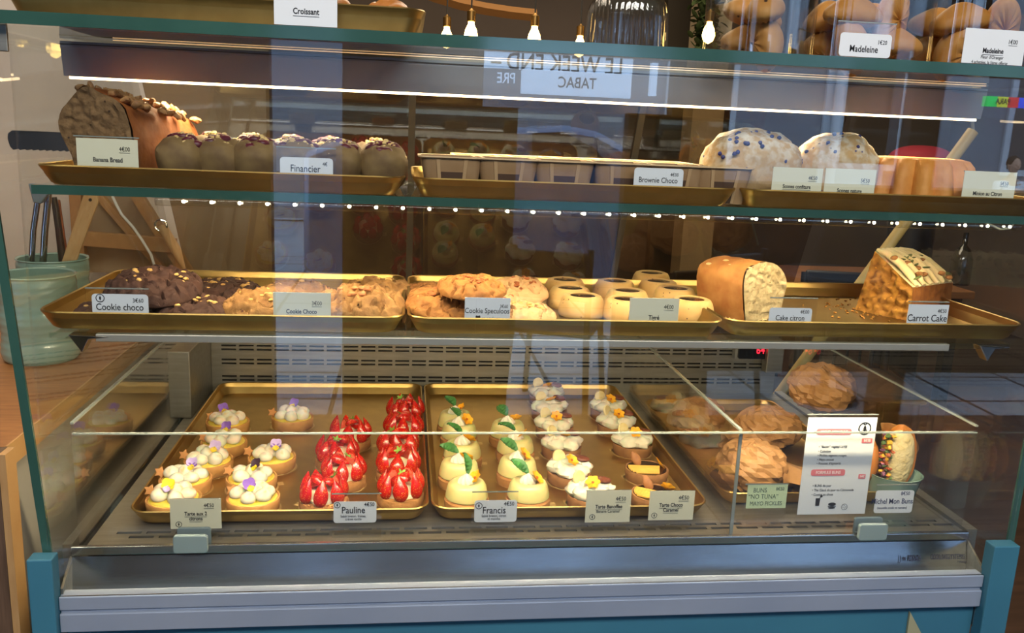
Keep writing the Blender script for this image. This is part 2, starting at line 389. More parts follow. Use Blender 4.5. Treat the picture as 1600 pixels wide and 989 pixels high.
# back panel with slots
mb = MB(); slotted(mb, lambda x, v, dd: (x, .62+dd, v), -.02, 1.165, DZ, .105,
    [(-.004, .000, .02), (.004, .008, .02), (.031, .0345, .02), (.039, .0425, .02), (.060, .0635, .02), (.068, .0715, .02), (.077, .0805, .02), (.086, .0895, .02)], .0345, .0285)
bp = mb.obj('back_panel', STEEL, case, smooth=False)
MB().box((-.03, .632, DZ), (1.17, .64, .105)).obj('dark_backing', DARK, bp, smooth=False)  # black sheet put behind the slots to stand for the shade inside
MB().box((-.06, .45, DZ), (-.0205, .625, .1)).obj('corner_upright', STEEL, case, smooth=False, bev=.002)
MB().box((1.128, .585, .03), (1.165, .61, .1)).obj('corner_upright', STEEL, case, smooth=False, bev=.002)
# rear glass leaning towards the customer
vs = [(-.045, .635, .108), (1.168, .635, .108), (1.168, .43, TZ-.003), (-.080, .43, TZ-.003)]
vs += [(x, y+.006, z) for x, y, z in vs]
MB().add(vs, [(0,1,2,3),(7,6,5,4),(0,4,5,1),(1,5,6,2),(2,6,7,3),(3,7,4,0)]).obj('rear_glass', glassy('rear_glass_clear', (.66, .60, .50, 1), .12), case, smooth=False)
for xx in (.37, .78):
    MB().add([(xx-.006, .628, .108), (xx+.006, .628, .108), (xx+.006, .423, TZ-.003), (xx-.006, .423, TZ-.003), (xx-.006, .634, .108), (xx+.006, .634, .108), (xx+.006, .429, TZ-.003), (xx-.006, .429, TZ-.003)],
        [(0,1,2,3),(7,6,5,4),(0,4,5,1),(1,5,6,2),(2,6,7,3),(3,7,4,0)]).obj('rear_rail', mat('rail_dark', '#4c463b', .4, .5), case, smooth=False)
# canopy with its light
c = MB().prism([(.040, .556), (.20, .575), (.20, .5965), (.034, .5965), (.034, .590)], X, -.056, 1.156).obj('light_canopy', mat('canopy_paint', '#9799a3', .5, .2, '#8f919b', 3, .6), case, smooth=False)
MB().box((-.05, .0402, .5528), (1.150, .046, .5558)).obj('led_diffuser', mat('led_diffuser', '#ffffff', .5, emit=('#ffdca8', 7)), c, smooth=False)
MB().box((.02, -.0140, .5962), (1.12, -.0120, .5972)).obj('led_reflection_line', mat('led_reflection', '#ffffff', .5, emit=('#ffc27a', .8)), c, smooth=False)  # glowing strip stands in for the LED's reflection in the top glass
MB().box((-.056, .0325, .5925), (1.156, .034, .5935)).obj('crease', mat('crease_dark', '#4b4848', .6), c, smooth=False)
MB().box((-.062, -.0500, -.06), (-.0505, .62, -.020)).obj('side_sill', STEEL, case, smooth=False)
MB().box((1.1685, -.0500, -.06), (1.185, .62, -.020)).obj('side_sill', STEEL, case, smooth=False)
MB().box((-.062, -.049, FL), (-.0345, .60, -.061)).obj('side_panel', mat('side_panel_grey', '#8d867c', .6), case, smooth=False)
MB().box((1.1355, -.049, FL), (1.172, .60, -.061)).obj('side_panel', BLUE, case, smooth=False)
# steel well below the glass
MB().add([(-.05, -.056, -.034), (1.166, -.056, -.034), (1.155, -.088, -.105), (-.042, -.088, -.105), (-.05, -.05, -.034), (1.166, -.05, -.034), (1.166, -.05, -.115), (-.05, -.05, -.115)],
    [(0,1,2,3),(4,7,6,5),(0,4,5,1),(3,2,6,7),(0,3,7,4),(1,5,6,2)]).obj('front_well_panel', mat('well_steel', '#a6adb6', .22, 1, '#989da2', 10, .7, bump=(60, .06, .0008), stretch=(1, 6, 6)), case, smooth=False)
for a, c_ in ((-.034, -.052), (1.135, 1.168)): MB().prism([(a, -.135), (a+.003, -.135), (c_+.003, -.0545), (c_, -.0545)], Z, -.12, -.034).obj('well_cheek', STEEL, case, smooth=False)
pr = MB().box((-.034, -.142, -.0580), (1.135, -.124, -.041)).box((-.034, -.139, -.0625), (1.135, -.124, -.058)).box((-.034, -.143, -.086), (1.135, -.124, -.0625)).obj('ledge_profile', ALU, case, smooth=False, bev=.001)
MB().box((-.034, -.1405, -.0425), (1.135, -.1395, -.0400)).obj('bright_trim', STEELP, pr, smooth=False)
ang = -math.atan2(.032, .071); LY = -.0675; wl = MB()
MW = Matrix.Translation((0, LY, at(1460, 872, Y, LY).z)) @ Matrix.Rotation(ang, 4, 'X')
text_into(wl, 'J', at(1406, 873, Y, LY).x, 0, .0108, .03, M=MW, shear=.2, xs=.62); text_into(wl, 'RDAO', at(1429, 873, Y, LY).x, 0, .0108, .03, M=MW, shear=.2, xs=.62)
for q in range(3):
    sn = Matrix.Translation((at(1413.5, 873, Y, LY).x, 0, 0)) @ Matrix.Rotation(q*PI/3, 4, 'Y'); wl.box((-.0032, -.0002, -.0005), (.0032, .0002, .0005), 0, MW @ sn)
text_into(wl, 'COOLING SYSTEMS', at(1482, 871, Y, LY).x, .001, .0100, 0, M=MW, shear=.2, xs=.58)
text_into(wl, 'Portugal', at(1503, 877, Y, LY).x, -.006, .0042, 0, M=MW, shear=.2)
wl.obj('maker_lettering', mat('logo_navy', '#141c3a', .6), case, smooth=False)
# blue base
base = MB().box((-.034, -.132, FL), (1.135, .60, -.0865)).obj('base', BLUE, case, smooth=False)
MB().box((-.062, -.152, FL), (-.0345, -.132, .012)).obj('corner_post', BLUE, case, smooth=False, bev=.0015)
MB().box((1.1355, -.152, FL), (1.172, -.132, .006)).obj('corner_post', BLUE, case, smooth=False, bev=.0015)
tr = at(1421, 955, Y, -.134)
MB().prism([(tr.x, tr.z), (tr.x+.001, tr.z-.2), (tr.x+.09, tr.z-.14)], Y, -.136, -.1325).obj('star_point', mat('beige_star', '#a09c7c', .6), case, smooth=False)

a_, b_ = at(-8, 80, Y, -.124), at(12, 38, Y, -.124)
MB().box((a_.x, -.128, a_.z), (b_.x, -.124, b_.z)).obj('corner_bracket', STEEL, case, smooth=False, bev=.001)

# shelves and their lights
SZ2 = .273   # top face of the lower shelf
ls = thing('lower_shelf', 'glass shelf with a pale metal front rail carrying the cookie trays', 'shelf', (0, 0, 0))
MB().box((-.035, -.112, SZ2-.010), (1.14, .20, SZ2-.003)).obj('glass_plate', glassy('shelf_glass', (.9, .96, .94, 1), .05), ls, smooth=False)
MB().box((.015, -.1135, SZ2-.013), (1.055, -.1045, SZ2-.004)).obj('front_rail', mat('pale_rail', '#c9c2b2', .35, .6), ls, smooth=False, bev=.001)
for xx in (.0, 1.11):
    MB().prism([(xx-.014, SZ2-.005), (xx+.03, SZ2-.007), (xx+.008, SZ2-.010), (xx, SZ2-.026)], Y, -.115, -.098).obj('bracket_clip', CHROME, ls, smooth=False, bev=.001)
SZ3 = .434
us = thing('upper_shelf', 'green-edged glass shelf above the LED tube carrying the loaf and brownie trays', 'shelf', (0, 0, 0))
g = MB().box((-.045, -.104, SZ3-.010), (1.145, .20, SZ3)).obj('glass_plate', glassy('shelf_glass', (1, 1, 1, 1)), us, smooth=False)
MB().box((-.045, -.1055, SZ3-.010), (1.145, -.1035, SZ3)).obj('glass_edge', GEDGE, g, smooth=False)
lt = thing('led_tube', 'clear plastic LED tube glowing under the upper glass shelf', 'light', (0, 0, 0))
MB().tube([(.083, -.098, SZ3-.0140), (1.135, -.098, SZ3-.0140)], .0055, 12).obj('tube', glassy('tube_clear', (.93, .93, .9, 1), .08, 0.0), lt)
LEDM = mat('led_chip', '#ffffff', .5, emit=('#fff0c8', 42)); first = None
for i in range(34):
    o = MB().blob((0, 0, 0), (.0020, .0016, .0018), 8, 6).obj('led', LEDM, lt) if first is None else first.copy()
    if first is None: first = o
    else: COL.objects.link(o); o.parent = lt
    o.location = (.113+i*.0306, -.0985, SZ3-.0140)
cc = thing('white_cable', 'white cable looping from the right end of the LED tube', 'cable', (0, 0, 0))
MB().tube([at(u, v, Y, -.085) for u, v in ((1530, 341), (1545, 350), (1562, 358), (1578, 357), (1586, 346), (1572, 341))], .0016).obj('flex', mat('white_plastic', '#dcdcd4', .5), cc)

# inner acrylic guard
gd = thing('acrylic_guard', 'low clear acrylic guard around the front of the deck', 'guard', (0, 0, 0))
def sheet(name, a, b, parent, rail=None):
    g_ = MB().box(a, b).obj(name, PLEXI, parent, smooth=False)
    if rail: MB().box(rail[0], rail[1]).obj('polished_edge', PEDGE, g_, smooth=False)
GT = .127
sheet('front_sheet', (-.040, -.053, DZ+.001), (1.158, -.049, GT), gd, ((-.040, -.0535, GT), (1.158, -.0490, GT+.0017)))
sheet('side_sheet', (-.0425, -.049, DZ+.001), (-.0395, .50, GT+.012), gd, ((-.043, -.049, GT+.012), (-.039, .50, GT+.0145)))
sheet('side_sheet', (1.1575, -.049, DZ+.001), (1.1605, .42, GT+.008), gd, ((1.157, -.049, GT+.008), (1.161, .42, GT+.0105)))
dv = thing('acrylic_divider', 'clear acrylic divider between the banoffee tray and the wrapped buns', 'divider', (0, 0, 0))
sheet('sheet', (.815, -.045, DZ+.001), (.8185, .52, .128), dv, ((.8145, -.045, .128), (.819, .52, .1305)))
MB().box((.8145, -.0475, DZ+.001), (.819, -.0455, .128)).obj('front_edge', PEDGE, dv, smooth=False)
clip = thing('guard_clip', 'grey plastic clip on the front lip at the left, under the lemon tart card', 'clip', (.097, -.055, -.022), 0, 'grey clips holding the acrylic guard')
MB().prism(rounded(.042, .024, .004, cx=0, cy=.006), Y, -.010, -.0035).obj('front_pad', GREYC, clip, smooth=False, bev=.001)
MB().prism(rounded(.042, .026, .004, cx=.001, cy=.008), Y, .0065, .011).obj('rear_pad', GREYC, clip, smooth=False, bev=.001)
MB().box((-.018, -.0035, -.004), (.018, .0065, .0)).obj('foot', GREYC, clip, smooth=False)
dup(clip, 'grey plastic clip on the front lip at the right, below the printed menu sheet', (1.017, -.055, -.021))
p = at(186, 792, X, -.045); dup(clip, 'grey plastic clip on the left acrylic side, beside the front tarts', (-.040, p.y, p.z-.008), PI/2)
p = at(287, 652, X, -.045); dup(clip, 'grey plastic clip at the far end of the left acrylic side', (-.040, p.y, p.z-.008), PI/2)
# thermometer
a = at(1153, 560, Y, .6); b_ = at(1222, 534, Y, .6)
th = thing('digital_thermometer', 'black digital thermometer with red digits on the back panel', 'thermometer', ((a.x+b_.x)/2, .60, (a.z+b_.z)/2))
W_, H_ = b_.x-a.x, b_.z-a.z
MB().prism(rounded(W_*1.12, H_*1.15, .004), Y, .004, .019).obj('bezel', mat('grey_bezel', '#8d8c88', .4), th, smooth=False)
MB().prism(rounded(W_, H_, .003), Y, -.003, .004).obj('screen', mat('screen_black', '#15161a', .2), th, smooth=False)
mb = MB(); text_into(mb, '64', 0, 0, H_*.62, .01, M=Matrix.Translation((0, -.0035, 0)))
mb.obj('digits', mat('red_digits', '#ff3040', .5, emit=('#ff2038', 2.5)), th, smooth=False)

# ================================================================ TRAYS
def make_tray(label, cx, cy, w, d, zrim, h=.022, rz=0, group=None):
    """sheet pan with rolled rim, sloped walls and rounded corners"""
    t = thing('gold_tray', label, 'tray', (cx, cy, zrim-h), rz, group)
    mb = MB(); n = 6
    def ring(w_, d_, r, z): return [(x, y, z) for x, y in rounded(w_, d_, r, n)]
    rings = [ring(w-.034, d-.034, .012, .0010), ring(w-.022, d-.022, .018, .0018), ring(w-.010, d-.010, .022, h*.55), ring(w-.006, d-.006, .024, h-.001), ring(w-.002, d-.002, .026, h),
             ring(w, d, .026, h-.0015), ring(w-.002, d-.002, .025, h-.003), ring(w-.014, d-.014, .022, h*.45), ring(w-.026, d-.026, .018, 0)]
    k = len(rings[0]); vs = sum(rings, []); fs = [tuple(range(k))]
    for j in range(len(rings)-1):
        for i in range(k): fs.append((j*k+i, j*k+(i+1) % k, (j+1)*k+(i+1) % k, (j+1)*k+i))
    fs.append(tuple((len(rings)-1)*k+i for i in range(k))[::-1])
    o = MB().add(vs, fs).obj('pan', GOLD, t)
    return t
make_tray('gold tray of lemon and strawberry tarts on the deck', .2, .3, .4, .6, 0)
make_tray('gold tray of mint domes and banoffee tarts on the deck', .603, .3, .4, .6, 0)
make_tray('gold tray of chocolate and hazelnut cookies, left on the lower shelf', .157, .030, .41, .30, .2955)
make_tray('gold tray of speculoos cookies and tigre cakes, middle of the lower shelf', .560, .030, .39, .30, .2955)
make_tray('gold tray holding the lemon cake and carrot cake, right on the lower shelf', .961, .038, .405, .30, .2955)
F2 = .2955-.022+.0012
make_tray('gold tray under the banana bread and financiers, left on the upper shelf', .160, .032, .40, .30, .457)
make_tray('gold tray under the kraft brownie cups, middle of the upper shelf', .5625, .032, .39, .30, .457)
make_tray('gold tray under the scones and fluted cake, right on the upper shelf', .963, .032, .40, .30, .457)
F3 = .457-.022+.0012; F1 = -.022+.0012
TT = TZ+.013
make_tray('gold tray of croissants on top of the case', .16, .02, .44, .28, TT+.028, .028)

# ================================================================ PRICE CARDS
def card(label, r, yp, zb, lines, paper=(0, 0, 1, 1), pm=None, holder=True, group='price cards', name='price_card', badge=None, rnd=0, ink=None, slant=0):
    """r = pixel rectangle of the holder (u0,v0,u1,v1) on plane y=yp; lines = (text, u, v, px height, bold, underline, align)"""
    u0, v0, u1, v1 = r; um = (u0+u1)/2; vm = (v0+v1)/2
    A = at(u0, vm, Y, yp); B = at(u1, vm, Y, yp); T = at(um, v0, Y, yp); Bo = at(um, v1, Y, yp)
    W = B.x-A.x; s = W/(u1-u0); cx = (A.x+B.x)/2; H = T.z-zb
    t = thing(name, label, 'price card', (cx, yp, zb), 0, group)
    if holder:
        h = MB().box((-W/2, 0, 0), (W/2, .0015, H)).box((-W/2, .0015, 0), (W/2, .022, .0015)).obj('holder', PLEXI, t, smooth=False)
        MB().box((-W/2, -.0002, H-.0012), (W/2, .0017, H)).obj('top_edge', PEDGE, h, smooth=False)
    pu0, pv0, pu1, pv1 = paper
    def loc(u, v): return ((u-um)*s, T.z-zb-(v-v0)*s)
    x0, zt = loc(u0+(u1-u0)*pu0, v0+(v1-v0)*pv0); x1, zl = loc(u0+(u1-u0)*pu1, v0+(v1-v0)*pv1)
    zl = max(zl, .0008)
    if rnd: MB().prism(rounded(x1-x0, zt-zl, .004, cx=(x0+x1)/2, cy=(zt+zl)/2), Y, -.0007, -.0002).obj('paper', pm or CREAMP, t, smooth=False)
    else: MB().box((x0, -.0007, zl), (x1, -.0002, zt)).obj('paper', pm or CREAMP, t, smooth=False)
    mb = MB()
    for ln in lines:
        tx, u, v, px, bold, ul = ln[:6]; al = ln[6] if len(ln) > 6 else 'CENTER'
        lx, lz = loc(u, v+slant*(u-um))
        if lz < .001: continue
        wd = text_into(mb, tx, lx, lz, px*s*1.22, bold*.6, al, Matrix.Translation((0, -.0009, 0)))
        if ul: mb.box((wd[0], -.0011, lz-px*s*.72), (wd[1], -.0009, lz-px*s*.66))
    if badge:
        bx, bz = loc(*badge[:2]); R_ = badge[2]*s
        ring = [(bx+R_*math.cos(q*PI/12), bz+R_*math.sin(q*PI/12)) for q in range(24)]; ri = [(bx+R_*.82*math.cos(q*PI/12), bz+R_*.82*math.sin(q*PI/12)) for q in range(24)]
        vs = [(x, -.0010, z) for x, z in ring+ri]+[(x, -.0008, z) for x, z in ring+ri]
        fs = []
        for i in range(24):
            j = (i+1) % 24; fs += [(i, j, j+24, i+24), (i+48, i+72, j+72, j+48), (i, i+48, j+48, j), (i+24, j+24, j+72, i+72)]
        mb.add(vs, fs)
        mb.prism([(bx+R_*.22*math.cos(q*PI/6), bz+R_*.45*math.sin(q*PI/6)) for q in range(12)], Y, -.0010, -.0008)
        mb.box((bx-R_*.03, -.0011, bz-R_*.7), (bx+R_*.03, -.0009, bz+R_*.7), 0)
    if mb.v: mb.obj('lettering', ink or INK, t, smooth=False)
    return t
K = mat('kraft_paper', '#b98a55', .75, 0, '#a87c49', 60, .8, bump=(80, .25, .001))
B1 = .012
card('cream card reading Croissant on the top glass', (428, -22, 527, 42), -.134, TT+.0005, [('Croissant', 478, 17, 10.5, .035, 1)], pm=WHITEP, slant=.06)
card('clear holder with white Madeleine Pépite de chocolat card, 1€20', (1306, 34, 1398, 100), -.134, TT+.0005,
     [('1€20', 1378, 61, 7, 0, 0), ('Madeleine', 1350, 73, 11, .015, 0), ('Pépite de chocolat', 1350, 85.5, 7.5, 0, 0)], paper=(.06, .25, .94, .98), pm=WHITEP, rnd=1, slant=.05)
card('cream Madeleine Fleur d\'Oranger card at the far right of the top glass, 1€00', (1504, 46, 1600, 110), -.134, TT+.0005,
     [('1€00', 1580, 61, 7, 0, 1), ('Madeleine', 1551, 76, 8, .04, 1), ('Fleur d’Oranger', 1551, 85, 5.5, 0, 0), ('4 achetées, la 5ème offerte', 1548, 92.5, 5.2, 0, 0)], pm=WHITEP, slant=.05)
Y3 = -.103
card('cream card reading Banana Bread in front of the loaf', (116, 213, 218, 262), Y3, F3, [('4€00', 195, 232, 8, 0, 1), ('Banana Bread', 168, 251, 8.5, .03, 0)], paper=(.04, .08, .98, 1), slant=.04)
card('clear holder with white Financier card before the berry cakes', (432, 230, 525, 288), Y3, F3, [('4€', 508, 255, 7, 0, 0), ('Financier', 477, 264, 13, .005, 0)], paper=(.06, .28, .95, 1), pm=WHITEP, rnd=1, slant=.03)
card('white card reading Brownie Choco against the kraft cups', (990, 262, 1067, 300), Y3, F3, [('4€00', 1053, 271, 6, 0, 0), ('Brownie Choco', 1028, 281, 9.5, .005, 0)], paper=(0, .02, 1, 1), pm=WHITEP, rnd=1, holder=False, slant=.04)
card('pale card reading Scones confiture under the blueberry scone', (1206, 262, 1284, 305), Y3, F3, [('4€50', 1269, 276, 6.5, 0, 1), ('Scones confiture', 1245, 290, 6.5, .025, 1)], slant=.03)
card('pale card reading Scones nature, 5€50', (1288, 264, 1367, 306), Y3, F3, [('5€50', 1351, 280, 6.5, 0, 1), ('Scones nature', 1328, 296, 6.8, .025, 0)], slant=.03)
card('pale card reading Minion au Citron beside the fluted cake', (1504, 268, 1586, 312), Y3, F3, [('5€50', 1568, 284, 6, 0, 1), ('Minion au Citron', 1544, 300, 6.6, .025, 0)], slant=.03)
Y2 = -.102
card('clear holder with white Cookie choco card at the left end, 3€60', (134, 450, 233, 495), Y2, F2, [('3€60', 216, 470.5, 8, 0, 0), ('Cookie choco', 187, 482, 13, .012, 0)], paper=(.1, .22, .99, 1), pm=WHITEP, rnd=1, badge=(157, 467, 7))
card('cream card reading Cookie Choco Noisette, 3€00', (427, 457, 517, 500), Y2, F2, [('3€00', 495, 474, 7.5, 0, 1), ('Cookie Choco', 471, 488, 8, .035, 1), ('Noisette', 471, 498, 8, .035, 0)], slant=.02)
card('white card reading Cookie Speculoos with a heart, 3€60', (726, 465, 797, 506), Y2, F2, [('3€60', 787, 478, 6, 0, 0), ('Cookie Speculoos', 761, 486, 9.5, .005, 0), ('♥ speculoos', 762, 498, 7, 0, 0)], pm=WHITEP, holder=False, slant=.02)
card('cream card reading Tigré before the chocolate-centred cakes', (983, 466, 1060, 508), Y2, F2, [('4€00', 1044, 479, 7, 0, 1), ('Tigré', 1022, 496, 8, .03, 1), ('Amande & Chocolat', 1022, 504, 5, 0, 0)], slant=.01)
card('clear holder with white Cake citron card, 4€00', (1202, 465, 1276, 508), Y2, F2, [('4€00', 1257, 486.5, 6.5, 0, 0), ('Cake citron', 1235, 496, 9.5, .005, 0)], paper=(0, .36, .9, 1), pm=WHITEP, rnd=1)
card('white card reading Carrot Cake stuck in a clear holder, 4€50', (1418, 471, 1481, 508), Y2, F2, [('4€50', 1471, 485, 6.5, 0, 0), ('Carrot Cake', 1449, 496, 12, .012, 0)], paper=(0, .12, 1, 1), pm=WHITEP)
Y1 = -.036; DF = DZ+.0005
card('cream card reading Tarte aux 2 citrons, leftmost on the deck', (266, 779, 346, 831), Y1, DF, [('4€50', 327, 791, 7.5, 0, 1), ('Tarte aux 2', 306, 805, 7.5, .03, 1), ('citrons', 306, 813.5, 7.5, .03, 1)], badge=(279, 823, 5), slant=-.01)
card('clear holder with white Pauline card below the strawberry tarts, 4€50', (518, 771, 596, 822), Y1, DF, [('4€50', 577, 790, 7.5, .01, 0), ('Pauline', 552, 799, 13, .015, 0), ('Sablé breton, fraises,', 552, 809, 4.8, 0, 0), ('crème vanille', 552, 814, 4.8, 0, 0)], paper=(.04, .26, .9, .97), pm=WHITEP, rnd=1, badge=(527, 790, 5), slant=-.02)
card('clear holder with white Francis card below the mint domes, 4€50', (737, 768, 809, 820), Y1, DF, [('4€50', 795, 788.5, 7.5, .01, 0), ('Francis', 772, 799, 13, .015, 0), ('Sablé breton, citron', 772, 808, 4.8, 0, 0), ('et menthe', 772, 813, 4.8, 0, 0)], paper=(.06, .27, .98, .97), pm=WHITEP, rnd=1, badge=(748, 791, 5.5), slant=-.01)
card('cream card reading Tarte Banoffee, Banane Caramel', (915, 766, 985, 818), Y1, DF, [('4€50', 969, 780, 7.5, 0, 1), ('Tarte Banoffee', 951, 792.5, 7, .03, 1), ('Banane Caramel', 950, 800, 5.5, 0, 0)], badge=(926, 809, 4.5))
card('cream card reading Tarte Choco Caramel, 4€50', (1014, 767, 1084, 814), Y1, DF, [('4€50', 1067, 778, 7.5, 0, 1), ('Tarte Choco', 1048, 789.5, 7, .03, 1), ('Caramel', 1048, 797.5, 7, .03, 1)], badge=(1023, 806, 4.5))
card('green handwritten card reading BUNS NOTUNA MAYO PICKLES', (1163, 756, 1230, 800), Y1+.012, DF, [('BUNS', 1186, 766, 8.5, 0, 0), ('8€50', 1217, 764, 6, 0, 0), ('“NO TUNA”', 1192, 776, 8.5, 0, 0), ('MAYO PICKLES', 1197, 787, 7.5, 0, 0)], paper=(.05, .03, .98, .88), pm=GREENP, ink=mat('pencil', '#54655a', .8))
card('clear holder with white Michel Mon Buns card at the right end, 8€50', (1367, 757, 1430, 802), Y1+.006, DF, [('8€50', 1413, 771, 6.5, 0, 0), ('Michel Mon Buns', 1394, 783, 9.3, .012, 0), ('(nouvelle mode en tomate)', 1395, 793, 4.2, 0, 0)], paper=(0, .2, .95, .98), pm=WHITEP, rnd=1, ink=mat('navy_ink', '#222a55', .7))
# menu sheet
u0, v0, u1, v1 = 1253, 647, 1362, 806
t = card('tall printed vegan bun menu sheet in a clear acrylic stand', (u0, v0, u1, v1), Y1+.002, DF,
    [('• “Bacon” végétal LaVIE', 1275, 697, 4.6, 0, 0, 'LEFT'), ('• Coleslaw', 1275, 704, 4.6, 0, 0, 'LEFT'), ('• Pickles oignons rouges', 1275, 710.5, 4.6, 0, 0, 'LEFT'), ('• Mayo avocat', 1275, 717, 4.6, 0, 0, 'LEFT'), ('• Pousses d’épinards', 1275, 723, 4.6, 0, 0, 'LEFT'),
     ('• BUNS du jour', 1273, 758, 4.6, 0, 0, 'LEFT'), ('• Thé Glacé du jour ou Citronnade', 1273, 765, 4.6, 0, 0, 'LEFT'), ('• Cookie au choix', 1273, 772, 4.6, 0, 0, 'LEFT'),
     ('100%', 1343, 671.5, 3.6, .02, 0), ('VEGAN', 1343, 675.5, 3.6, .02, 0)], paper=(.01, .03, .99, .985), pm=WHITEP, name='menu_sheet', group=None, badge=(1343, 669, 10))
t['category'] = 'menu'
PINK = mat('pink_label', '#d9767f', .7); SI = Matrix.Translation
sx = at(u1, 726, Y, Y1).x-at(u0, 726, Y, Y1).x; s = sx/(u1-u0); ztop = at(1307, v0, Y, Y1).z-DF
def mloc(u, v): return ((u-1307.5)*s, ztop-(v-v0)*s)
mb = MB(); ml = MB()
for (ua, va, ub, vb, tx, px) in ((1269, 670, 1323, 679, 'MICHEL MON BUNS', 4.8), (1268, 733, 1321, 743, 'FORMULE BUNS', 5.5), (1341, 685, 1357, 692, '8€50', 5), (1343, 741, 1354, 748, '14€', 4.8)):
    a = mloc(ua, va); b_ = mloc(ub, vb); mb.prism(rounded(b_[0]-a[0], a[1]-b_[1], .0008 if ub-ua < 20 else .0030, cx=(a[0]+b_[0])/2, cy=(a[1]+b_[1])/2), Y, -.0012, -.0008)
    text_into(ml, tx, (a[0]+b_[0])/2, (a[1]+b_[1])/2, px*s*1.2, .02, M=SI((0, -.0014, 0)))
mb.obj('heading_label', PINK, t, smooth=False); ml.obj('heading_lettering', mat('pale_pink', '#f4dcdc', .7), t, smooth=False)
mb = MB()
a = mloc(1284, 785); mb.prism([(a[0]-.0035, a[1]+.006), (a[0]-.0030, a[1]-.0055), (a[0]+.0025, a[1]-.0055), (a[0]+.0033, a[1]+.006)][::-1], Y, -.0012, -.0008)
mb.tube([(a[0], -.001, a[1]), (a[0]+.004, -.001, a[1]+.010)], .0005, 6); mb.blob((a[0]+.0045, -.001, a[1]+.009), (.002, .0004, .002), 10, 6)
a = mloc(1307, 791); mb.blob((a[0], -.001, a[1]+.0025), (.006, .0004, .0025), 14, 8); mb.box((a[0]-.006, -.0012, a[1]-.0012), (a[0]+.006, -.0008, a[1]-.0002)); mb.blob((a[0], -.001, a[1]-.003), (.0055, .0004, .0015), 14, 6)
a = mloc(1327, 793); mb.lathe([(.0042, -.0002), (.0046, -.0002), (.0046, .0002), (.0042, .0002)], 18, M=SI((a[0], -.001, a[1])) @ Matrix.Rotation(PI/2, 4, 'X'), cap=False)
for q in range(4): mb.blob((a[0]+.002*math.cos(q*1.7), -.001, a[1]+.002*math.sin(q*1.7)), (.0006, .0003, .0006), 6, 4)
a = mloc(1343, 663); mb.blob((a[0]-.0015, -.001, a[1]), (.0018, .0003, .0009), 10, 6, M=Matrix.Rotation(.8, 3, 'Y')); mb.blob((a[0]+.0015, -.001, a[1]+.0006), (.0018, .0003, .0009), 10, 6, M=Matrix.Rotation(-.8, 3, 'Y'))
mb.obj('drawings', INK, t, smooth=False)

# ================================================================ PASTRIES ON THE DECK
CRUST = mat('tart_crust', '#d09a58', .75, 0, '#b87f42', 70, .9, bump=(350, .5, .0006), spots=('#8a5a2c', 260, .10), sss=.05)
CRUSTB = mat('brown_crust', '#a87544', .8, 0, '#8a5c34', 70, .9, bump=(350, .5, .0006))
BISC = mat('breton_biscuit', '#b98248', .85, 0, '#94602f', 90, 1, bump=(250, .9, .0015))
CURD = mat('lemon_curd', '#ecd05a', .3, 0, '#e8c648', 30, .5, sss=.2)
MER = mat('meringue', '#e8e0cb', .45, 0, sss=.25, top=('#e5b664', .007, .017))
CREAM = mat('vanilla_cream', '#f3e8c8', .45, 0, '#efe0b8', 40, .5, sss=.2)
WCREAM = mat('whipped_cream', '#e6dfcb', .45, 0, '#ddd3b8', 50, .4, sss=.2)
STRAW = mat('strawberry_skin', '#c8120e', .25, 0, '#a80d0c', 60, .8, spots=('#e8a53a', 480, .26), sss=.15, coat=.4)
STRAWC = mat('strawberry_flesh', '#e8503a', .25, 0, '#f08a70', 160, .9, sss=.2, coat=.4)
LEAFG = mat('mint_green', '#3c7a34', .5, 0, '#2c6327', 120, .7, bump=(500, .5, .0006))
HULL = mat('hull_green', '#7aa23c', .6)
CUST = mat('lemon_mint_custard', '#d8cb8c', .3, 0, '#d0c17c', 30, .6, spots=('#8fa04a', 190, .10), sss=.25, coat=.3)
ORNG = mat('marigold_orange', '#f39a12', .55, 0, '#f7c021', 220, 1)
ORNC = mat('marigold_centre', '#b8520c', .7)
VIO = mat('viola_purple', '#9a6fd0', .6, 0, '#7a4fb4', 200, .8)
VIOP = mat('viola_pale', '#d9c8ee', .6, 0, '#b89ae0', 200, .8)
VIOY = mat('viola_yellow', '#f0d022', .6)
VIOD = mat('viola_dark', '#3a2138', .6)
CHOC = mat('chocolate_ganache', '#3a1c10', .25, 0, '#30170d', 40, .5, coat=.4)
CARA = mat('caramel_cream', '#dcae4c', .4, 0, '#cf9c3a', 50, .5)
ALM = mat('almond_skin', '#a56c38', .6, 0, '#85502a', 200, 1, bump=(400, .5, .0004))
PECAN = mat('pecan_brown', '#5a2a18', .4, 0, '#7a3c20', 160, 1, bump=(260, .8, .0012))
BANA = mat('banana_flesh', '#ead9a4', .5, 0, '#dcc485', 120, .8)
BOARD = mat('gold_card', '#d8b878', .35, .6)

def tart_shell(t, r, h, m, name='crust'):
    def md(rr, z, a, j): return rr*(1+.012*noise.noise(Vector((math.cos(a)*3, math.sin(a)*3, z*90)))), z+(.0006*noise.noise(Vector((math.cos(a)*6, math.sin(a)*6, 2))) if z > h*.8 else 0)
    return MB().lathe([(0, 0), (r*.93, 0), (r*.96, .001), (r*.99, h*.6), (r, h*.96), (r*.985, h), (r*.93, h), (r*.915, h*.93), (0, h*.90)], 40, md).obj(name, m, t)
def board(t, r, a=0.0):
    a = 0.1 if a > -1 and a < 1 else a; r = r*.965
    return MB().lathe([(0, -.0008), (r*1.08, -.0008), (r*1.08, -.0001), (0, -.0001)], 36).box((r*1.04*math.cos(a)-.004, r*1.04*math.sin(a)-.006, -.0008), (r*1.04*math.cos(a)+.010, r*1.04*math.sin(a)+.006, -.0001)).obj('cake_card', BOARD, t)
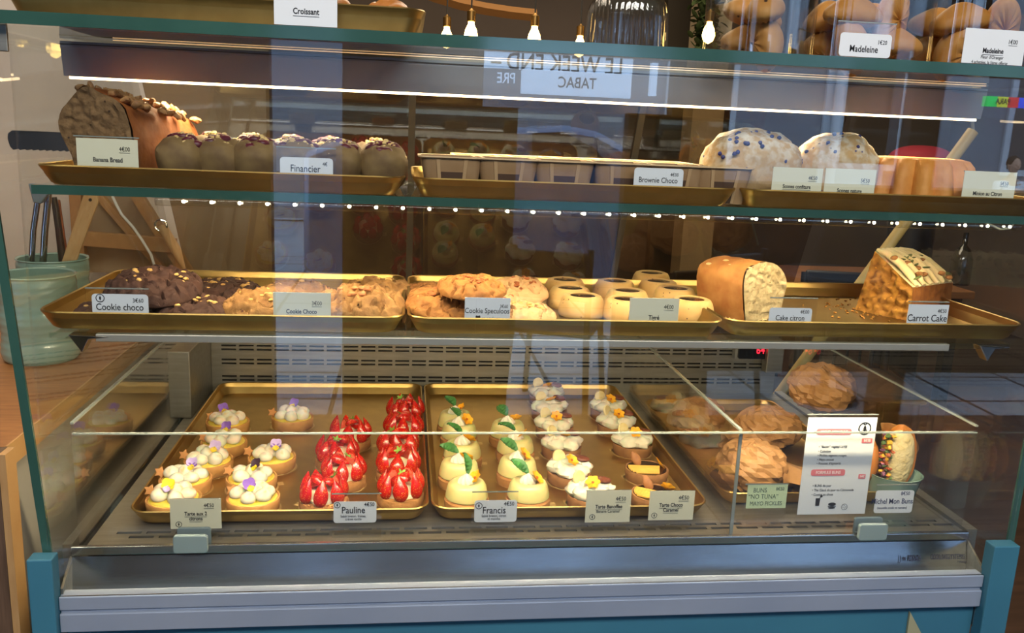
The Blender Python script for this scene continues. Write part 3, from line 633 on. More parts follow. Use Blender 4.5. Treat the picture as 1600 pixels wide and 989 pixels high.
def kiss(r, h, seed, mb, c, lean=(0, 0)):
    prof = [(0, 0), (r*.75, 0), (r*.98, h*.2), (r, h*.42), (r*.86, h*.68), (r*.5, h*.88), (r*.15, h*.98), (.0001, h)]
    def md(rr, z, a, j): return rr*(1+.05*noise.noise(Vector((math.cos(a)*1.5+seed, math.sin(a)*1.5, z*80+seed)))), z
    M_ = Matrix.Translation(c) @ Euler((lean[0], lean[1], seed)).to_matrix().to_4x4()
    # finer profile
    pf = []
    for i in range(len(prof)-1):
        for q in range(2): pf.append((prof[i][0]*(1-q/2)+prof[i+1][0]*q/2, prof[i][1]*(1-q/2)+prof[i+1][1]*q/2))
    pf.append(prof[-1]); mb.lathe(pf, 22, md, M=M_)
def petal(mb, c, L_, W_, ang, lift, mi=0, cup=.25):
    """curved petal starting at c, going out at angle ang"""
    n = 7; vs = []; fs = []
    for i in range(n):
        t_ = i/(n-1); w_ = W_/2*math.sin(PI*min(1, t_*.92+.06))**.6
        for k in (-1, -.5, 0, .5, 1):
            x = L_*t_; y = w_*k; z = lift*L_*t_**1.3 + cup*w_*(abs(k))**2
            vs.append((x, y, z))
    for i in range(n-1):
        for k in range(4): a = i*5+k; fs.append((a, a+1, a+6, a+5))
    m_ = len(vs); vs += [(x, y, z-.00035) for x, y, z in vs]; fs += [tuple(m_+q for q in f[::-1]) for f in fs]
    M_ = Matrix.Translation(c) @ Matrix.Rotation(ang, 4, 'Z'); mb.add(vs, fs, mi, M_)
def viola(t, loc, rot, kind):
    mb = MB(); ms = [[VIO, VIO, VIOY], [VIOP, VIO, VIOY], [VIOY, VIOY, VIOP], [VIOD, VIOD, VIOY], [VIOP, VIOP, VIOY]][kind]
    for a in (PI/2-.5, PI/2+.5): petal(mb, (0, 0, 0), .0115, .012, a, .35, 0)
    for a in (-.1, PI+.1): petal(mb, (0, 0, .0003), .0085, .008, a, .2, 1)
    petal(mb, (0, 0, .0006), .009, .010, -PI/2, .15, 2); mb.blob((0, 0, .0012), (.0014, .0014, .001), 8, 6, mi=2)
    o = mb.obj('viola_flower', ms, t); o.location = loc; o.rotation_euler = rot; return o
def marigold(t, loc, rot, s=1, name='marigold_flower'):
    mb = MB()
    for i in range(6): petal(mb, (.0012*math.cos(i*PI/3), .0012*math.sin(i*PI/3), 0), .0105*s, .0095*s, i*PI/3+.2, .25, 0, .35)
    mb.blob((0, 0, .001), (.0022*s, .0022*s, .0014*s), 10, 6, mi=1, amp=.2)
    o = mb.obj(name, [ORNG, ORNC], t); o.location = loc; o.rotation_euler = rot; return o
def on_tray(u, v, h, floor, r=.040):
    """base position of a thing whose middle at height h shows at pixel (u,v)"""
    p = at(u, v, Z, floor+h); return (p.x, min(max(p.y, r+.011), .585-r), floor)

# lemon meringue tarts
def lemon_tart(label, loc, rz, seed, kind, nk=6):
    t = thing('lemon_meringue_tart', label, 'tart', loc, rz, 'lemon meringue tarts'); r = .037
    tart_shell(t, r, .0185, CRUST); MB().lathe([(0, .0165), (r*.9, .0168), (r*.86, .0185), (r*.5, .020), (0, .0205)], 32).obj('lemon_curd', CURD, t); board(t, r, -.6)
    rnd = random.Random(seed)
    for i in range(nk):
        a = 2*PI*i/nk+rnd.uniform(-.2, .2); q = .0195 if i else .0195
        mb = MB(); R_ = rnd.uniform(.0105, .0125); kiss(R_, rnd.uniform(.014, .018), seed+i, mb, (0, 0, 0), (rnd.uniform(-.2, .2), rnd.uniform(-.2, .2)))
        mb.obj('meringue_kiss', MER, t, loc=(q*math.cos(a), q*math.sin(a), .0185))
    mb = MB(); kiss(.0115, .019, seed+9, mb, (0, 0, 0)); mb.obj('meringue_kiss', MER, t, loc=(.002, .001, .0195))
    viola(t, (rnd.uniform(-.006, .006), -.008, .0375), (.7, rnd.uniform(-.3, .3), rnd.uniform(-.6, .6)-rz), kind)
    mb = MB(); pts = []
    for i in range(10):
        a = PI/2+i*PI/5; q = .0095 if i % 2 == 0 else .005; pts.append((q*math.cos(a), q*math.sin(a)))
    o = mb.prism(pts, Y, -.0018, .0018).obj('star_biscuit', mat('star_biscuit', '#c98d55', .8, bump=(200, .4, .0006)), t, bev=.001)
    o.location = (-.032*math.cos(rz), .032*math.sin(rz)+.004, .027); o.rotation_euler = (-.25, .3, -rz)
    return t
LT = [((264, 794), 2, 'front of the left column, half behind its price card'), ((290, 751), 1, 'second from the front in the left column, pale lilac flower'), ((326, 722), 4, 'third from the front in the left column'),
      ((350, 693), 0, 'fourth in the left column, violet petal'), ((356, 661), 0, 'far end of the left column'), ((392, 789), 0, 'front of the right column with a bright purple and yellow flower'),
      ((393, 749), 3, 'second in the right column with a dark flower and a biscuit star'), ((425, 717), 1, 'third in the right column, just below the guard edge'), ((457, 654), 0, 'standing alone at the back of the tray')]
for i, ((u, v), k, tx) in enumerate(LT):
    lemon_tart('lemon meringue tart, '+tx, on_tray(u, v, .014, F1), i*1.1, i*7+3, k, 6 if i % 3 else 5)

# strawberry tarts
def berry(mb, L_, W_, M_, cut=False):
    def fn(u_, p):
        k = (u_.z+1)/2                                  # 1 = tip
        sq = (1-k**2.2*.78)
        q = Vector((p.x*sq, p.y*sq, p.z))
        if cut and q.y > 0: q.y *= .12
        return q
    tmp = MB(); tmp.blob((0, 0, 0), (W_/2, W_/2, L_/2), 16, 14, .03, 5, L_*1000, fn=fn)
    fm = []
    for f in tmp.f:
        c = sum((Vector(tmp.v[i]) for i in f), Vector())/len(f); fm.append(1 if cut and c.y > W_*.02 else 0)
    o = len(mb.v); mb.v += [tuple(M_ @ Vector(p)) for p in tmp.v]; mb.f += [tuple(i+o for i in f) for f in tmp.f]; mb.m += fm
def strawberry_tart(label, loc, rz, seed):
    t = thing('strawberry_tart', label, 'tart', loc, rz, 'strawberry tarts'); rnd = random.Random(seed); r = .034
    def md(rr, z, a, j): return rr*(1+.04*noise.noise(Vector((math.cos(a)*5, math.sin(a)*5, z*60+seed)))), z
    MB().lathe([(0, 0), (r*.97, 0), (r, .003), (r*1.01, .010), (r*.97, .0145), (r*.8, .0155), (0, .0155)], 44, md).obj('biscuit_base', BISC, t); board(t, r, -.5)
    MB().blob((0, 0, .016), (r*.75, r*.75, .016), 24, 14, .12, 7, seed).obj('vanilla_cream', CREAM, t)
    n = 7
    for i in range(n):
        a = 2*PI*i/n+rnd.uniform(-.12, .12)+.2; L_ = rnd.uniform(.036, .042); W_ = rnd.uniform(.0225, .027)
        mb = MB(); berry(mb, L_, W_, Matrix.Identity(4), True)
        o = mb.obj('strawberry_half', [STRAW, STRAWC], t)
        # cut side faces the middle (local +y)
        o.location = (.0245*math.cos(a), .0245*math.sin(a), .0145+L_*.43)
        o.rotation_euler = Euler((rnd.uniform(-.22, -.02), rnd.uniform(-.15, .15), a+PI/2)); 
    for i in range(3):
        a = rnd.uniform(0, 2*PI); mb = MB(); berry(mb, .030, .021, Matrix.Identity(4), True)
        o = mb.obj('strawberry_half', [STRAW, STRAWC], t); o.location = (.008*math.cos(a+i*2), .008*math.sin(a+i*2), .036+.003*i)
        o.rotation_euler = (-PI/2+rnd.uniform(-.5, .9), rnd.uniform(-.6, .6), a+i*2.1)
    mb = MB()
    for i in range(5): petal(mb, (0, 0, 0), .008, .004, i*2*PI/5, .3)
    o = mb.obj('strawberry_hull', HULL, t); o.location = (rnd.uniform(-.02, .01), -.006, .048); o.rotation_euler = (rnd.uniform(.3, 1.2), rnd.uniform(-.5, .5), seed)
    return t
ST = [((547, 692), 'left column, farthest from the front'), ((527, 722), 'left column, third from the front, under the guard edge'), ((536, 752), 'left column, second from the front'), ((505, 792), 'left column, front, beside the Pauline card'),
      ((633, 656), 'right column, farthest back against the tray end'), ((630, 682), 'right column, fourth from the front'), ((622, 711), 'right column, middle one'), ((622, 741), 'right column, second from the front'), ((626, 779), 'right column, front one above the Pauline card')]
for i, ((u, v), tx) in enumerate(ST):
    strawberry_tart('strawberry tart with upright halved berries, '+tx, on_tray(u, v, .006, F1), i*.9, i+11)

# mint domes
def swirl(mb, R_, H_, c=(0, 0, 0), fl=9, tw=5.0, n=54, M=None):
    prof = [(R_*x, H_*z) for x, z in ((.8, 0), (1, .12), (.97, .3), (.82, .5), (.6, .68), (.36, .83), (.14, .95), (.001, 1.02))]
    def md(rr, z, a, j): return rr*(1+.13*math.cos(fl*a+tw*z/H_)), z
    pf = []
    for i in range(len(prof)-1):
        for q in range(2): pf.append((prof[i][0]*(1-q/2)+prof[i+1][0]*q/2, prof[i][1]*(1-q/2)+prof[i+1][1]*q/2))
    mb.lathe(pf+[prof[-1]], n, md, M=(Matrix.Translation(c) @ M) if M else Matrix.Translation(c))
def mint(t, loc, rot, L_=.032, W_=.019):
    n = 12; vs = []; fs = []; ks = (-1, -.66, -.33, 0, .33, .66, 1)
    for i in range(n+1):
        t_ = i/n; w_ = W_/2*(math.sin(PI*min(1, t_*.94+.04))**.75)*(1+(.10 if i % 2 else -.05))
        for k in ks: vs.append((w_*k, L_*t_, .004*math.sin(PI*t_)+.0035*abs(k)-.0008*math.cos(i*PI)*(abs(k) < .9)))
    m = len(ks)
    for i in range(n):
        for k in range(m-1): a = i*m+k; fs.append((a, a+1, a+m+1, a+m))
    q = len(vs); vs += [(x, y, z-.0004) for x, y, z in vs]; fs += [tuple(q+i for i in f[::-1]) for f in fs]
    o = MB().add(vs, fs).obj('mint_leaf', LEAFG, t); o.location = loc; o.rotation_euler = rot; return o
def mint_dome(label, loc, rz, seed):
    t = thing('mint_dome', label, 'pastry', loc, 0, 'lemon and mint domes'); rnd = random.Random(seed); r = .0315
    def md(rr, z, a, j): return rr*(1+.05*noise.noise(Vector((math.cos(a)*6, math.sin(a)*6, z*90+seed)))), z
    MB().lathe([(0, 0), (r, 0), (r*1.03, .004), (r*1.02, .012), (r*.9, .015), (0, .015)], 44, md).obj('crumb_base', BISC, t); board(t, r, -.7)
    MB().lathe([(0, .0140), (.0285, .0140), (.0305, .016), (.0305, .020), (.0275, .033), (.0245, .0375), (.020, .0392), (.0155, .0385), (.0105, .0355), (0, .0345)], 44).obj('custard_dome', CUST, t)
    mb = MB(); swirl(mb, .012, .0155); mb.obj('cream_rosette', WCREAM, t, loc=(-.001, -.002, .0355))
    marigold(t, (.0105+rnd.uniform(-.002, .002), -.006+rnd.uniform(-.003, .003), .0455), (.75, .35, rnd.uniform(0, 6)))
    mint(t, (-.002, .003, .047), (rnd.uniform(.15, .7) if seed % 5 else 1.2, rnd.uniform(-.3, .3), rz))
    return t
MD = [((711, 667), .55, 'left column, farthest back'), ((717, 685), .4, 'left column, fourth from the front'), ((722, 716), 1.0, 'left column, third one, cut by the guard edge'), ((717, 746), 1.05, 'left column, second from the front'), ((729, 781), .9, 'left column, front one behind the Francis card'),
      ((793, 683), .35, 'right column, farthest back'), ((805, 708), 1.0, 'right column, third from the front'), ((808, 742), 1.0, 'right column, second from the front'), ((825, 780), 1.0, 'right column, front one')]
for i, ((u, v), rz, tx) in enumerate(MD):
    mint_dome('mint dome with cream and marigold, '+tx, on_tray(u, v, .010, F1), rz, i+1)

# banoffee tarts
def banoffee(label, loc, rz, seed):
    t = thing('banoffee_tart', label, 'tart', loc, 0, 'banoffee tarts'); rnd = random.Random(seed); r = .034
    tart_shell(t, r, .018, CRUSTB); board(t, r, PI-.3)
    mb = MB()
    for i in range(6):
        a = 2*PI*i/6+rnd.uniform(-.2, .2)
        mb.blob((.020*math.cos(a), .020*math.sin(a), .0245), (.0165, .0165, .0105), 16, 10, .25, 6, seed+i)
    mb.blob((0, 0, .029), (.022, .020, .0085), 18, 10, .3, 6, seed+8)
    for q in (0, 1): swirl(mb, .010, .010, (rnd.uniform(-.02, .02), -.012+.02*q, .029), 7, 3, 28)
    mb.obj('whipped_cream', WCREAM, t)
    o = MB().lathe([(0, -.0022), (.0105, -.0022), (.0115, 0), (.0105, .0022), (0, .0022)], 24).obj('banana_slice', BANA, t)
    o.location = (-.0165, .006, .0395); o.rotation_euler = (PI/2-.25+rnd.uniform(-.2, .1), .2, .5+rnd.uniform(-.4, .4))
    mb = MB()
    def pf(u_, p): g = 1-.18*abs(math.sin(u_.y*9)) if abs(u_.x) > .25 else .72; return Vector((p.x, p.y, p.z*g))
    mb.blob((0, 0, 0), (.0125, .0068, .0042), 26, 18, .08, 9, seed, fn=pf)
    o = mb.obj('pecan', PECAN, t); o.location = (.0175, -.004+rnd.uniform(-.003, .003), .0405); o.rotation_euler = (.35, .15, rnd.uniform(-.35, .1))
    marigold(t, (0, -.014, .0405), (.65, 0, rnd.uniform(0, 6)), .95)
    return t
BT = [((853, 622), 'left column, farthest back'), ((858, 645), 'left column, fifth from the front'), ((866, 672), 'left column, fourth from the front'), ((877, 702), 'left column, third one, cut by the guard edge'), ((889, 743), 'left column, second from the front'), ((922, 780), 'at the very front behind its card'),
      ((950, 644), 'right column, farthest back'), ((962, 668), 'right column, middle'), ((988, 698), 'right column, above the chocolate tarts')]
for i, ((u, v), tx) in enumerate(BT):
    banoffee('banoffee tart with pecan and orange flower, '+tx, on_tray(u, v, .010, F1), 0, i+21)
def choc_tart(label, loc, seed):
    t = thing('chocolate_caramel_tart', label, 'tart', loc, 0, 'chocolate caramel tarts'); r = .0345
    tart_shell(t, r, .018, CRUSTB); board(t, r, PI-.2)
    MB().lathe([(0, .0160), (r*.92, .0162), (r*.9, .0172), (0, .0175)], 36).obj('ganache', CHOC, t)
    mb = MB()
    for i in range(6):
        y = -.022+i*.0052; hw = math.sqrt(max(0, (r*.86)**2-y*y)); 
        mb.tube([(-hw, y, .0182), (min(hw, .016+i*.001), y, .0182)], .0021, 8)
    o = mb.obj('caramel_ribs', CARA, t); o.rotation_euler = (0, 0, -.1 if seed == 1 else -.55)
    o = MB().blob((0, 0, 0), (.0075, .0034, .0125), 16, 12, fn=lambda u_, p: Vector((p.x*(1-.35*max(0, u_.z)), p.y, p.z))).obj('almond', ALM, t); o.location = (-.014 if seed == 1 else -.006, .018, .0265); o.rotation_euler = (-.5, -.5, .1)
    marigold(t, (.022, .006, .022), (.9, .2, .4+seed), 1.0)
    return t
choc_tart('chocolate tart with caramel ribs, almond and flower, the one farther back', on_tray(1010, 738, .010, F1), 1)
choc_tart('chocolate tart with diagonal caramel ribs, front one behind its card', on_tray(1022, 778, .010, F1), 2)

# ================================================================ LOWER SHELF: COOKIES AND CAKES
DCOOK = mat('dark_cookie', '#4a2c1d', .8, 0, '#33190f', 45, 1, bump=(55, .9, .004), spots=None)
LCOOK = mat('golden_cookie', '#a67a42', .8, 0, '#6f4820', 60, 1, bump=(70, 1, .005), spots=('#5a3018', 55, .13))
SCOOK = mat('speculoos_cookie', '#a8702f', .8, 0, '#7a491b', 70, 1, bump=(80, 1, .004))
NUTC = mat('nut_chips', '#d9b26a', .7, 0, '#c09048', 100, .8)
SPEC = mat('speculoos_crumb', '#8a4a22', .85, 0, '#a55e2c', 150, 1, bump=(200, .8, .002))
def cookie(name, label, loc, r, h, m, chip, seed, rx=0, ry=0, rz=0, group=None, rough=.05, nch=22, cs=.0035, spread=.7):
    t = thing(name, label, 'cookie', loc, rz, group, rx, ry); rnd = random.Random(seed)
    def top(x, y): q = math.hypot(x, y)/r; return h*max(0, 1-q**2.6)**.55
    def fn(u_, p):
        a = math.atan2(u_.y, u_.x); k = 1+.05*noise.noise(Vector((math.cos(a)*2+seed, math.sin(a)*2, 0)))
        p = Vector((p.x*k, p.y*k, p.z if u_.z > 0 else p.z*.25))
        cr = noise.noise(Vector((p.x*70, p.y*70, seed)))
        cr2 = abs(noise.noise(Vector((p.x*45, p.y*45, seed+5))))
        if u_.z > .05: p.z += h*(.22*cr) - h*.34*max(0, .07-cr2)/.07 + h*.10*noise.noise(Vector((p.x*190, p.y*190, seed)))
        return p
    MB().blob((0, 0, h*.25), (r, r, h*.78), 110, 70, fn=fn, pw=.92).obj('cookie_body', m, t)
    if chip:
        mb = MB()
        for i in range(nch):
            a = rnd.uniform(0, 2*PI); q = r*spread*math.sqrt(rnd.random()); s_ = cs*rnd.uniform(.6, 1.3)
            mb.blob((q*math.cos(a), q*math.sin(a), h*.25+h*.80*math.sqrt(max(0, 1-(q/r)**2))), (s_, s_*.8, s_*.6), 7, 5, .3, 8, i)
        mb.obj('topping', chip, t)
    return t
def cp_(u, v, h=0): p = at(u, v, Z, F2+h); return (p.x, max(p.y, -.120+.016+.032), F2)
CG = 'dark chocolate cookies'
def cpl(u, v, z, sink=.0, r=.052): p = at(u, v, Z, F2+z); y0 = -.120+.017+r; return (max(p.x, -.048+.017+r), min(max(p.y, y0), .18-.017-r), F2+z-sink)
cookie('chocolate_cookie', 'flat dark chocolate cookie half hidden behind the Cookie choco card', cpl(150, 488, .010, .010), .050, .018, DCOOK, NUTC, 1, group=CG, nch=8)
cookie('chocolate_cookie', 'dark chocolate cookie with nut chips, at the back of the left tray', cpl(345, 448, .014, .014), .056, .022, DCOOK, NUTC, 3, group=CG, nch=26)
cookie('chocolate_cookie', 'dark nutty cookie at the front right of the chocolate pile', cpl(296, 488, .012, .012), .050, .026, DCOOK, NUTC, 4, group=CG, nch=30, cs=.003)
cookie('chocolate_cookie', 'big cracked dark chocolate cookie on top of the pile', cpl(241, 452, .032, .008), .057, .028, DCOOK, NUTC, 2, rx=.18, group=CG, nch=12)
CG = 'hazelnut chocolate chip cookies'
cookie('hazelnut_cookie', 'folded golden cookie at the left of the Noisette card', cpl(418, 482, .012, .012), .055, .034, LCOOK, NUTC, 6, group=CG, nch=10)
cookie('hazelnut_cookie', 'golden cookie lying behind the Noisette card', cpl(462, 458, .012, .012), .052, .026, LCOOK, NUTC, 7, group=CG, nch=8)
cookie('hazelnut_cookie', 'golden cookie at the back right corner of the left tray', cpl(590, 455, .012, .012), .052, .028, LCOOK, NUTC, 8, group=CG, nch=8)
cookie('hazelnut_cookie', 'large lumpy golden cookie with nuts at the front right of the left tray', cpl(562, 484, .014, .014), .058, .040, LCOOK, mat('hazelnut', '#a8683a', .6), 9, group=CG, nch=9, cs=.005)
CG = 'speculoos cookies'
cookie('speculoos_cookie', 'speculoos cookie at the back left corner of the middle tray', cpl(672, 458, .010, .010), .046, .022, SCOOK, None, 10, group=CG)
cookie('speculoos_cookie', 'speculoos cookie at the front left beside its card', cpl(708, 489, .010, .010), .052, .024, SCOOK, SPEC, 11, group=CG, spread=.3, nch=30)
cookie('speculoos_cookie', 'speculoos cookie leaning on the front one, under the top one', cpl(688, 473, .022, .006), .044, .020, SCOOK, SPEC, 12, rx=.25, group=CG, spread=.35, nch=20)
cookie('speculoos_cookie', 'round speculoos cookie on top of the stack with a crumb centre', cpl(738, 449, .046, .010), .043, .021, SCOOK, SPEC, 13, rx=.1, group=CG, spread=.45, nch=60, cs=.0022)
PCOOK = mat('pale_cookie', '#b58f64', .8, 0, '#c99865', 50, 1, bump=(60, .9, .003))
CG = 'pale crumbly cookies'
cookie('pale_cookie', 'pale crumbly cookie with toffee bits behind the speculoos card', cpl(812, 455, .020, .008), .040, .024, PCOOK, SPEC, 14, rx=.2, group=CG, nch=12)
cookie('pale_cookie', 'pale crumbly cookie lying flat right of the speculoos card', cpl(822, 490, .008, .008), .040, .020, PCOOK, NUTC, 15, group=CG, nch=10)
cookie('pale_cookie', 'pale cookie under the stack behind the speculoos card', cpl(780, 475, .010, .010), .044, .022, PCOOK, SPEC, 16, group=CG, nch=10)
TIG = mat('tigre_sponge', '#bf9c62', .6, 0, '#ad864a', 30, .8, spots=('#4a2c18', 110, .12), bump=(120, .2, .001), sss=.1)
tg = thing('tigre_cake', 'small round tigre cake, front row left of its card', 'cake', cp_(909, 486, .005), 0, 'tigre cakes with chocolate centres')
MB().lathe([(0, 0), (.031, 0), (.0325, .003), (.0315, .010), (.0285, .021), (.0255, .026), (.022, .0275), (.0185, .0272), (.0165, .0255), (0, .0245)], 40).obj('sponge', TIG, tg)
MB().lathe([(0, .0240), (.0168, .0250), (.0172, .0262), (.0160, .0266), (0, .0266)], 32).obj('chocolate_centre', CHOC, tg)
for (u, v), tx in (((882, 456), 'back left, behind the pink-lit one'), ((890, 470), 'second row at the left'), ((960, 458), 'back row, second from the left'), ((979, 474), 'second row, just above its card'), ((1017, 444), 'farthest back, by the tray edge'),
                   ((1028, 458), 'third row right, below the farthest one'), ((1054, 470), 'right side, above the front right one'), ((1079, 488), 'front right, beside the price card'), ((978, 488), 'front row, half behind the Tigré card')):
    dup(tg, 'small round tigre cake, '+tx, cp_(u, v, .008), random.uniform(0, 6))
# loaf cakes
def loaf(t, name, pts_front, depth, M_, m_crumb, m_crust, seed, n=18, taper=.96):
    """half loaf: cut face outline pts (x,z), crust body behind; cut face and crust are separate materials"""
    k = len(pts_front); vs = []; fs = []; ms = []
    c = Vector((sum(p[0] for p in pts_front)/k, 0, sum(p[1] for p in pts_front)/k))
    for j in range(n+1):
        t_ = j/n; s_ = 1-(1-taper)*t_ - (.25*max(0, t_-.85)/.15)**2
        for i, (x, z) in enumerate(pts_front):
            q = 1+.035*noise.noise(Vector((x*60, t_*6, z*60+seed))); zz = z*s_*q if z > .004 else z
            vs.append(((x-c.x)*s_*q+c.x, depth*t_, zz))
    for j in range(n):
        for i in range(k): i2 = (i+1) % k; fs.append((j*k+i, j*k+i2, (j+1)*k+i2, (j+1)*k+i)); ms.append(0)
    fs.append(tuple(n*k+i for i in range(k))[::-1]); ms.append(0)
    mb = MB().add(vs, fs, 0, M_)
    body = mb.obj(name, m_crust, t)
    # crumb face: grid of rings with relief
    vs = []; fs = []; R_ = 14
    for j in range(R_+1):
        q = 1-j/R_*.999
        for i, (x, z) in enumerate(pts_front):
            px, pz = (x-c.x)*q*.985+c.x, (z-c.z)*q*.985+c.z
            vs.append((px, -.0015+.0042*noise.noise(Vector((px*140, pz*140, seed)))*(1 if j else 0), pz))
    for j in range(R_):
        for i in range(k): i2 = (i+1) % k; fs.append((j*k+i, j*k+i2, (j+1)*k+i2, (j+1)*k+i))
    MB().add(vs, fs, 0, M_).obj('cut_face', m_crumb, t)
    return body
def dense(pts, n=3):
    top = [p_ for p_ in pts]; q_ = []
    for i in range(len(top)):
        a, b_ = top[i], top[(i+1) % len(top)]
        if a[1] <= 0 and b_[1] <= 0: q_ += [a, b_]
        elif a[1] <= 0: q_ += [(a[0]*.5+b_[0]*.5, a[1]*.5+b_[1]*.5)]
        else: q_ += [(a[0]*.75+b_[0]*.25, a[1]*.75+b_[1]*.25)]+([(a[0]*.25+b_[0]*.75, a[1]*.25+b_[1]*.75)] if b_[1] > 0 else [])
    pts = q_
    o = []
    for i in range(len(pts)):
        a, b_ = pts[i], pts[(i+1) % len(pts)]
        for q in range(n): o.append((a[0]+(b_[0]-a[0])*q/n, a[1]+(b_[1]-a[1])*q/n))
    return o
CRC = mat('lemon_crumb', '#b8a67c', .9, 0, '#8f7850', 90, 1, bump=(160, 1, .003), spots=('#8b6a3c', 130, .13))
CRB = mat('baked_crust', '#95561f', .7, 0, '#c08a4a', 45, 1, bump=(90, .7, .002))
p = at(1196, 503, Z, F2)
lc = thing('lemon_loaf_cake', 'half lemon loaf cake with a cracked sugary crust and pale crumb face', 'cake', (p.x, p.y+.012, F2), .50)
o = loaf(lc, 'crust', dense([(-.036, 0), (-.045, .035), (-.049, .062), (-.040, .076), (-.012, .082), (.014, .078), (.034, .066), (.046, .048), (.041, .030), (.036, 0)]), .085, Matrix.Rotation(0, 4, 'Z'), CRC, CRB, 3)
mb = MB()
for i in range(26):
    x = random.uniform(-.04, .03); mb.blob((x, random.uniform(.0, .08), .076-abs(x+.01)*.3+random.uniform(0, .004)), (.005, .006, .002), 8, 5, .3, 7, i)
mb.obj('sugar_glaze', mat('sugar_glaze', '#e8d0a0', .5, 0, '#d8a868', 80, 1), lc)
# carrot cake: wedge with piped frosting
CARR = mat('carrot_crumb', '#b9812a', .9, 0, '#85551a', 110, 1, bump=(150, 1, .003), spots=('#e09a30', 100, .15))
FROST = mat('cream_frosting', '#efdcae', .5, 0, '#e6cd94', 50, .6, sss=.1)
ck = thing('carrot_cake', 'crumbling carrot cake with piped frosting and pumpkin seeds', 'cake', at(1410, 500, Z, F2))
O = ck.location.copy(); O.z = F2; ck.location = O
def onf(u, v): q = at(u, v, Z, F2); return Vector((q.x, q.y, F2))-O
def up(u, v, yy): return at(u, v, Y, yy+O.y)-O
cA, cB, cG = onf(1336, 484), onf(1424, 503), onf(1484, 480); cH = cA+(cG-cB)*1.0+Vector((.01, .02, 0))
cD = up(1367, 392, cA.y+.012); cC = up(1426, 449, cB.y+.004); cE = up(1489, 441, cG.y-.002); cF2 = up(1408, 389, cH.y-.02)
def patch(mb, a, b_, c, d_, n, amp, fr, nrm, mi=0, ridge=0):
    vs = []; fs = []
    for j in range(n+1):
        for i in range(n+1):
            u_, v_ = i/n, j/n; q = (a*(1-u_)+b_*u_)*(1-v_)+(d_*(1-u_)+c*u_)*v_
            e_ = min(u_, 1-u_, v_, 1-v_)*8
            vs.append(tuple(q+nrm*(amp*noise.noise(q*fr+Vector((3, 1, 9)))*min(1, .35+e_) + ridge*math.sin(PI*u_)*.0)))
    for j in range(n):
        for i in range(n): k_ = j*(n+1)+i; fs.append((k_, k_+1, k_+n+2, k_+n+1))
    mb.add(vs, fs, mi)
nf = (cB-cA).cross(cD-cA).normalized()
mb = MB(); patch(mb, cA, cB, cC, cD, 44, .009, 110, nf); mb.obj('cut_face', CARR, ck)
CSIDE = mat('carrot_side', '#a5651f', .85, 0, '#7c4212', 80, 1, bump=(90, .6, .002))
mb = MB(); ns = (cG-cB).cross(cE-cB).normalized()
patch(mb, cB, cG, cE, cC, 16, .003, 90, ns); patch(mb, cG, cH, cF2, cE, 10, .002, 60, Vector((0, 1, 0))); patch(mb, cH, cA, cD, cF2, 14, .004, 90, Vector((-1, 0, 0))); patch(mb, cA, cH, cG, cB, 2, 0, 1, Vector((0, 0, -1)))
mb.obj('sponge', CSIDE, ck)
nt_ = (cC-cD).cross(cF2-cD).normalized(); nt_ = nt_ if nt_.z > 0 else -nt_
mb = MB(); patch(mb, cD, cC, cE, cF2, 12, .001, 60, nt_)
for i in range(6):
    k_ = (i+.5)/6; a = cD*(1-k_)+cF2*k_; b_ = cC*(1-k_)+cE*k_
    mb.tube([a+nt_*.001, a*.8+b_*.2+nt_*.007, a*.5+b_*.5+nt_*.009, a*.2+b_*.8+nt_*.006, b_+nt_*.001], [.003, .0056, .0060, .0054, .003], 12)
mb.obj('piped_frosting', FROST, ck)
mb = MB(); m2_ = MB()
for i in range(24):
    u_, v_ = random.uniform(.35, 1.0), random.uniform(.0, .9)
    q = (cD*(1-u_)+cC*u_)*(1-v_)+(cF2*(1-u_)+cE*u_)*v_+nt_*.011
    if i < 16: mb.blob(q, (.0062, .0042, .0016), 12, 8, M=Euler((random.uniform(-.4, .4), random.uniform(.1, .9), random.uniform(0, 3))).to_matrix())
    else: m2_.blob(q, (.0055, .0042, .0035), 10, 8, .3, 6, i)
mb.obj('pumpkin_seeds', mat('pumpkin_seed', '#7f8a4a', .5, 0, '#5f5a34', 120, 1), ck)
m2_.obj('walnut_pieces', mat('walnut', '#a5703c', .7, bump=(150, .6, .001)), ck)
def crumbs(label, spots, m, name='crumbs'):
    mb = MB()
    for (u, v, sp, n_) in spots:
        for i in range(n_):
            p = at(u+random.gauss(0, sp), v+random.gauss(0, sp*.22), Z, F2+.001)
            if p.y < -.085: continue
            mb.blob((p.x, p.y, F2+.0012), (random.uniform(.0008, .0028),)*2+(.0014,), 6, 4, .3, 6, i)
    return tag(mb.obj(name, m), label, 'crumbs', kind='stuff')
crumbs('loose orange crumbs on the right tray around the carrot cake', [(1365, 485, 14, 60), (1310, 475, 24, 26), (1350, 495, 26, 20)], CARR, 'carrot_crumbs')
crumbs('pale lemon cake crumbs between the middle and right trays', [(1150, 497, 14, 30), (1180, 500, 16, 20)], CRC, 'lemon_crumbs')

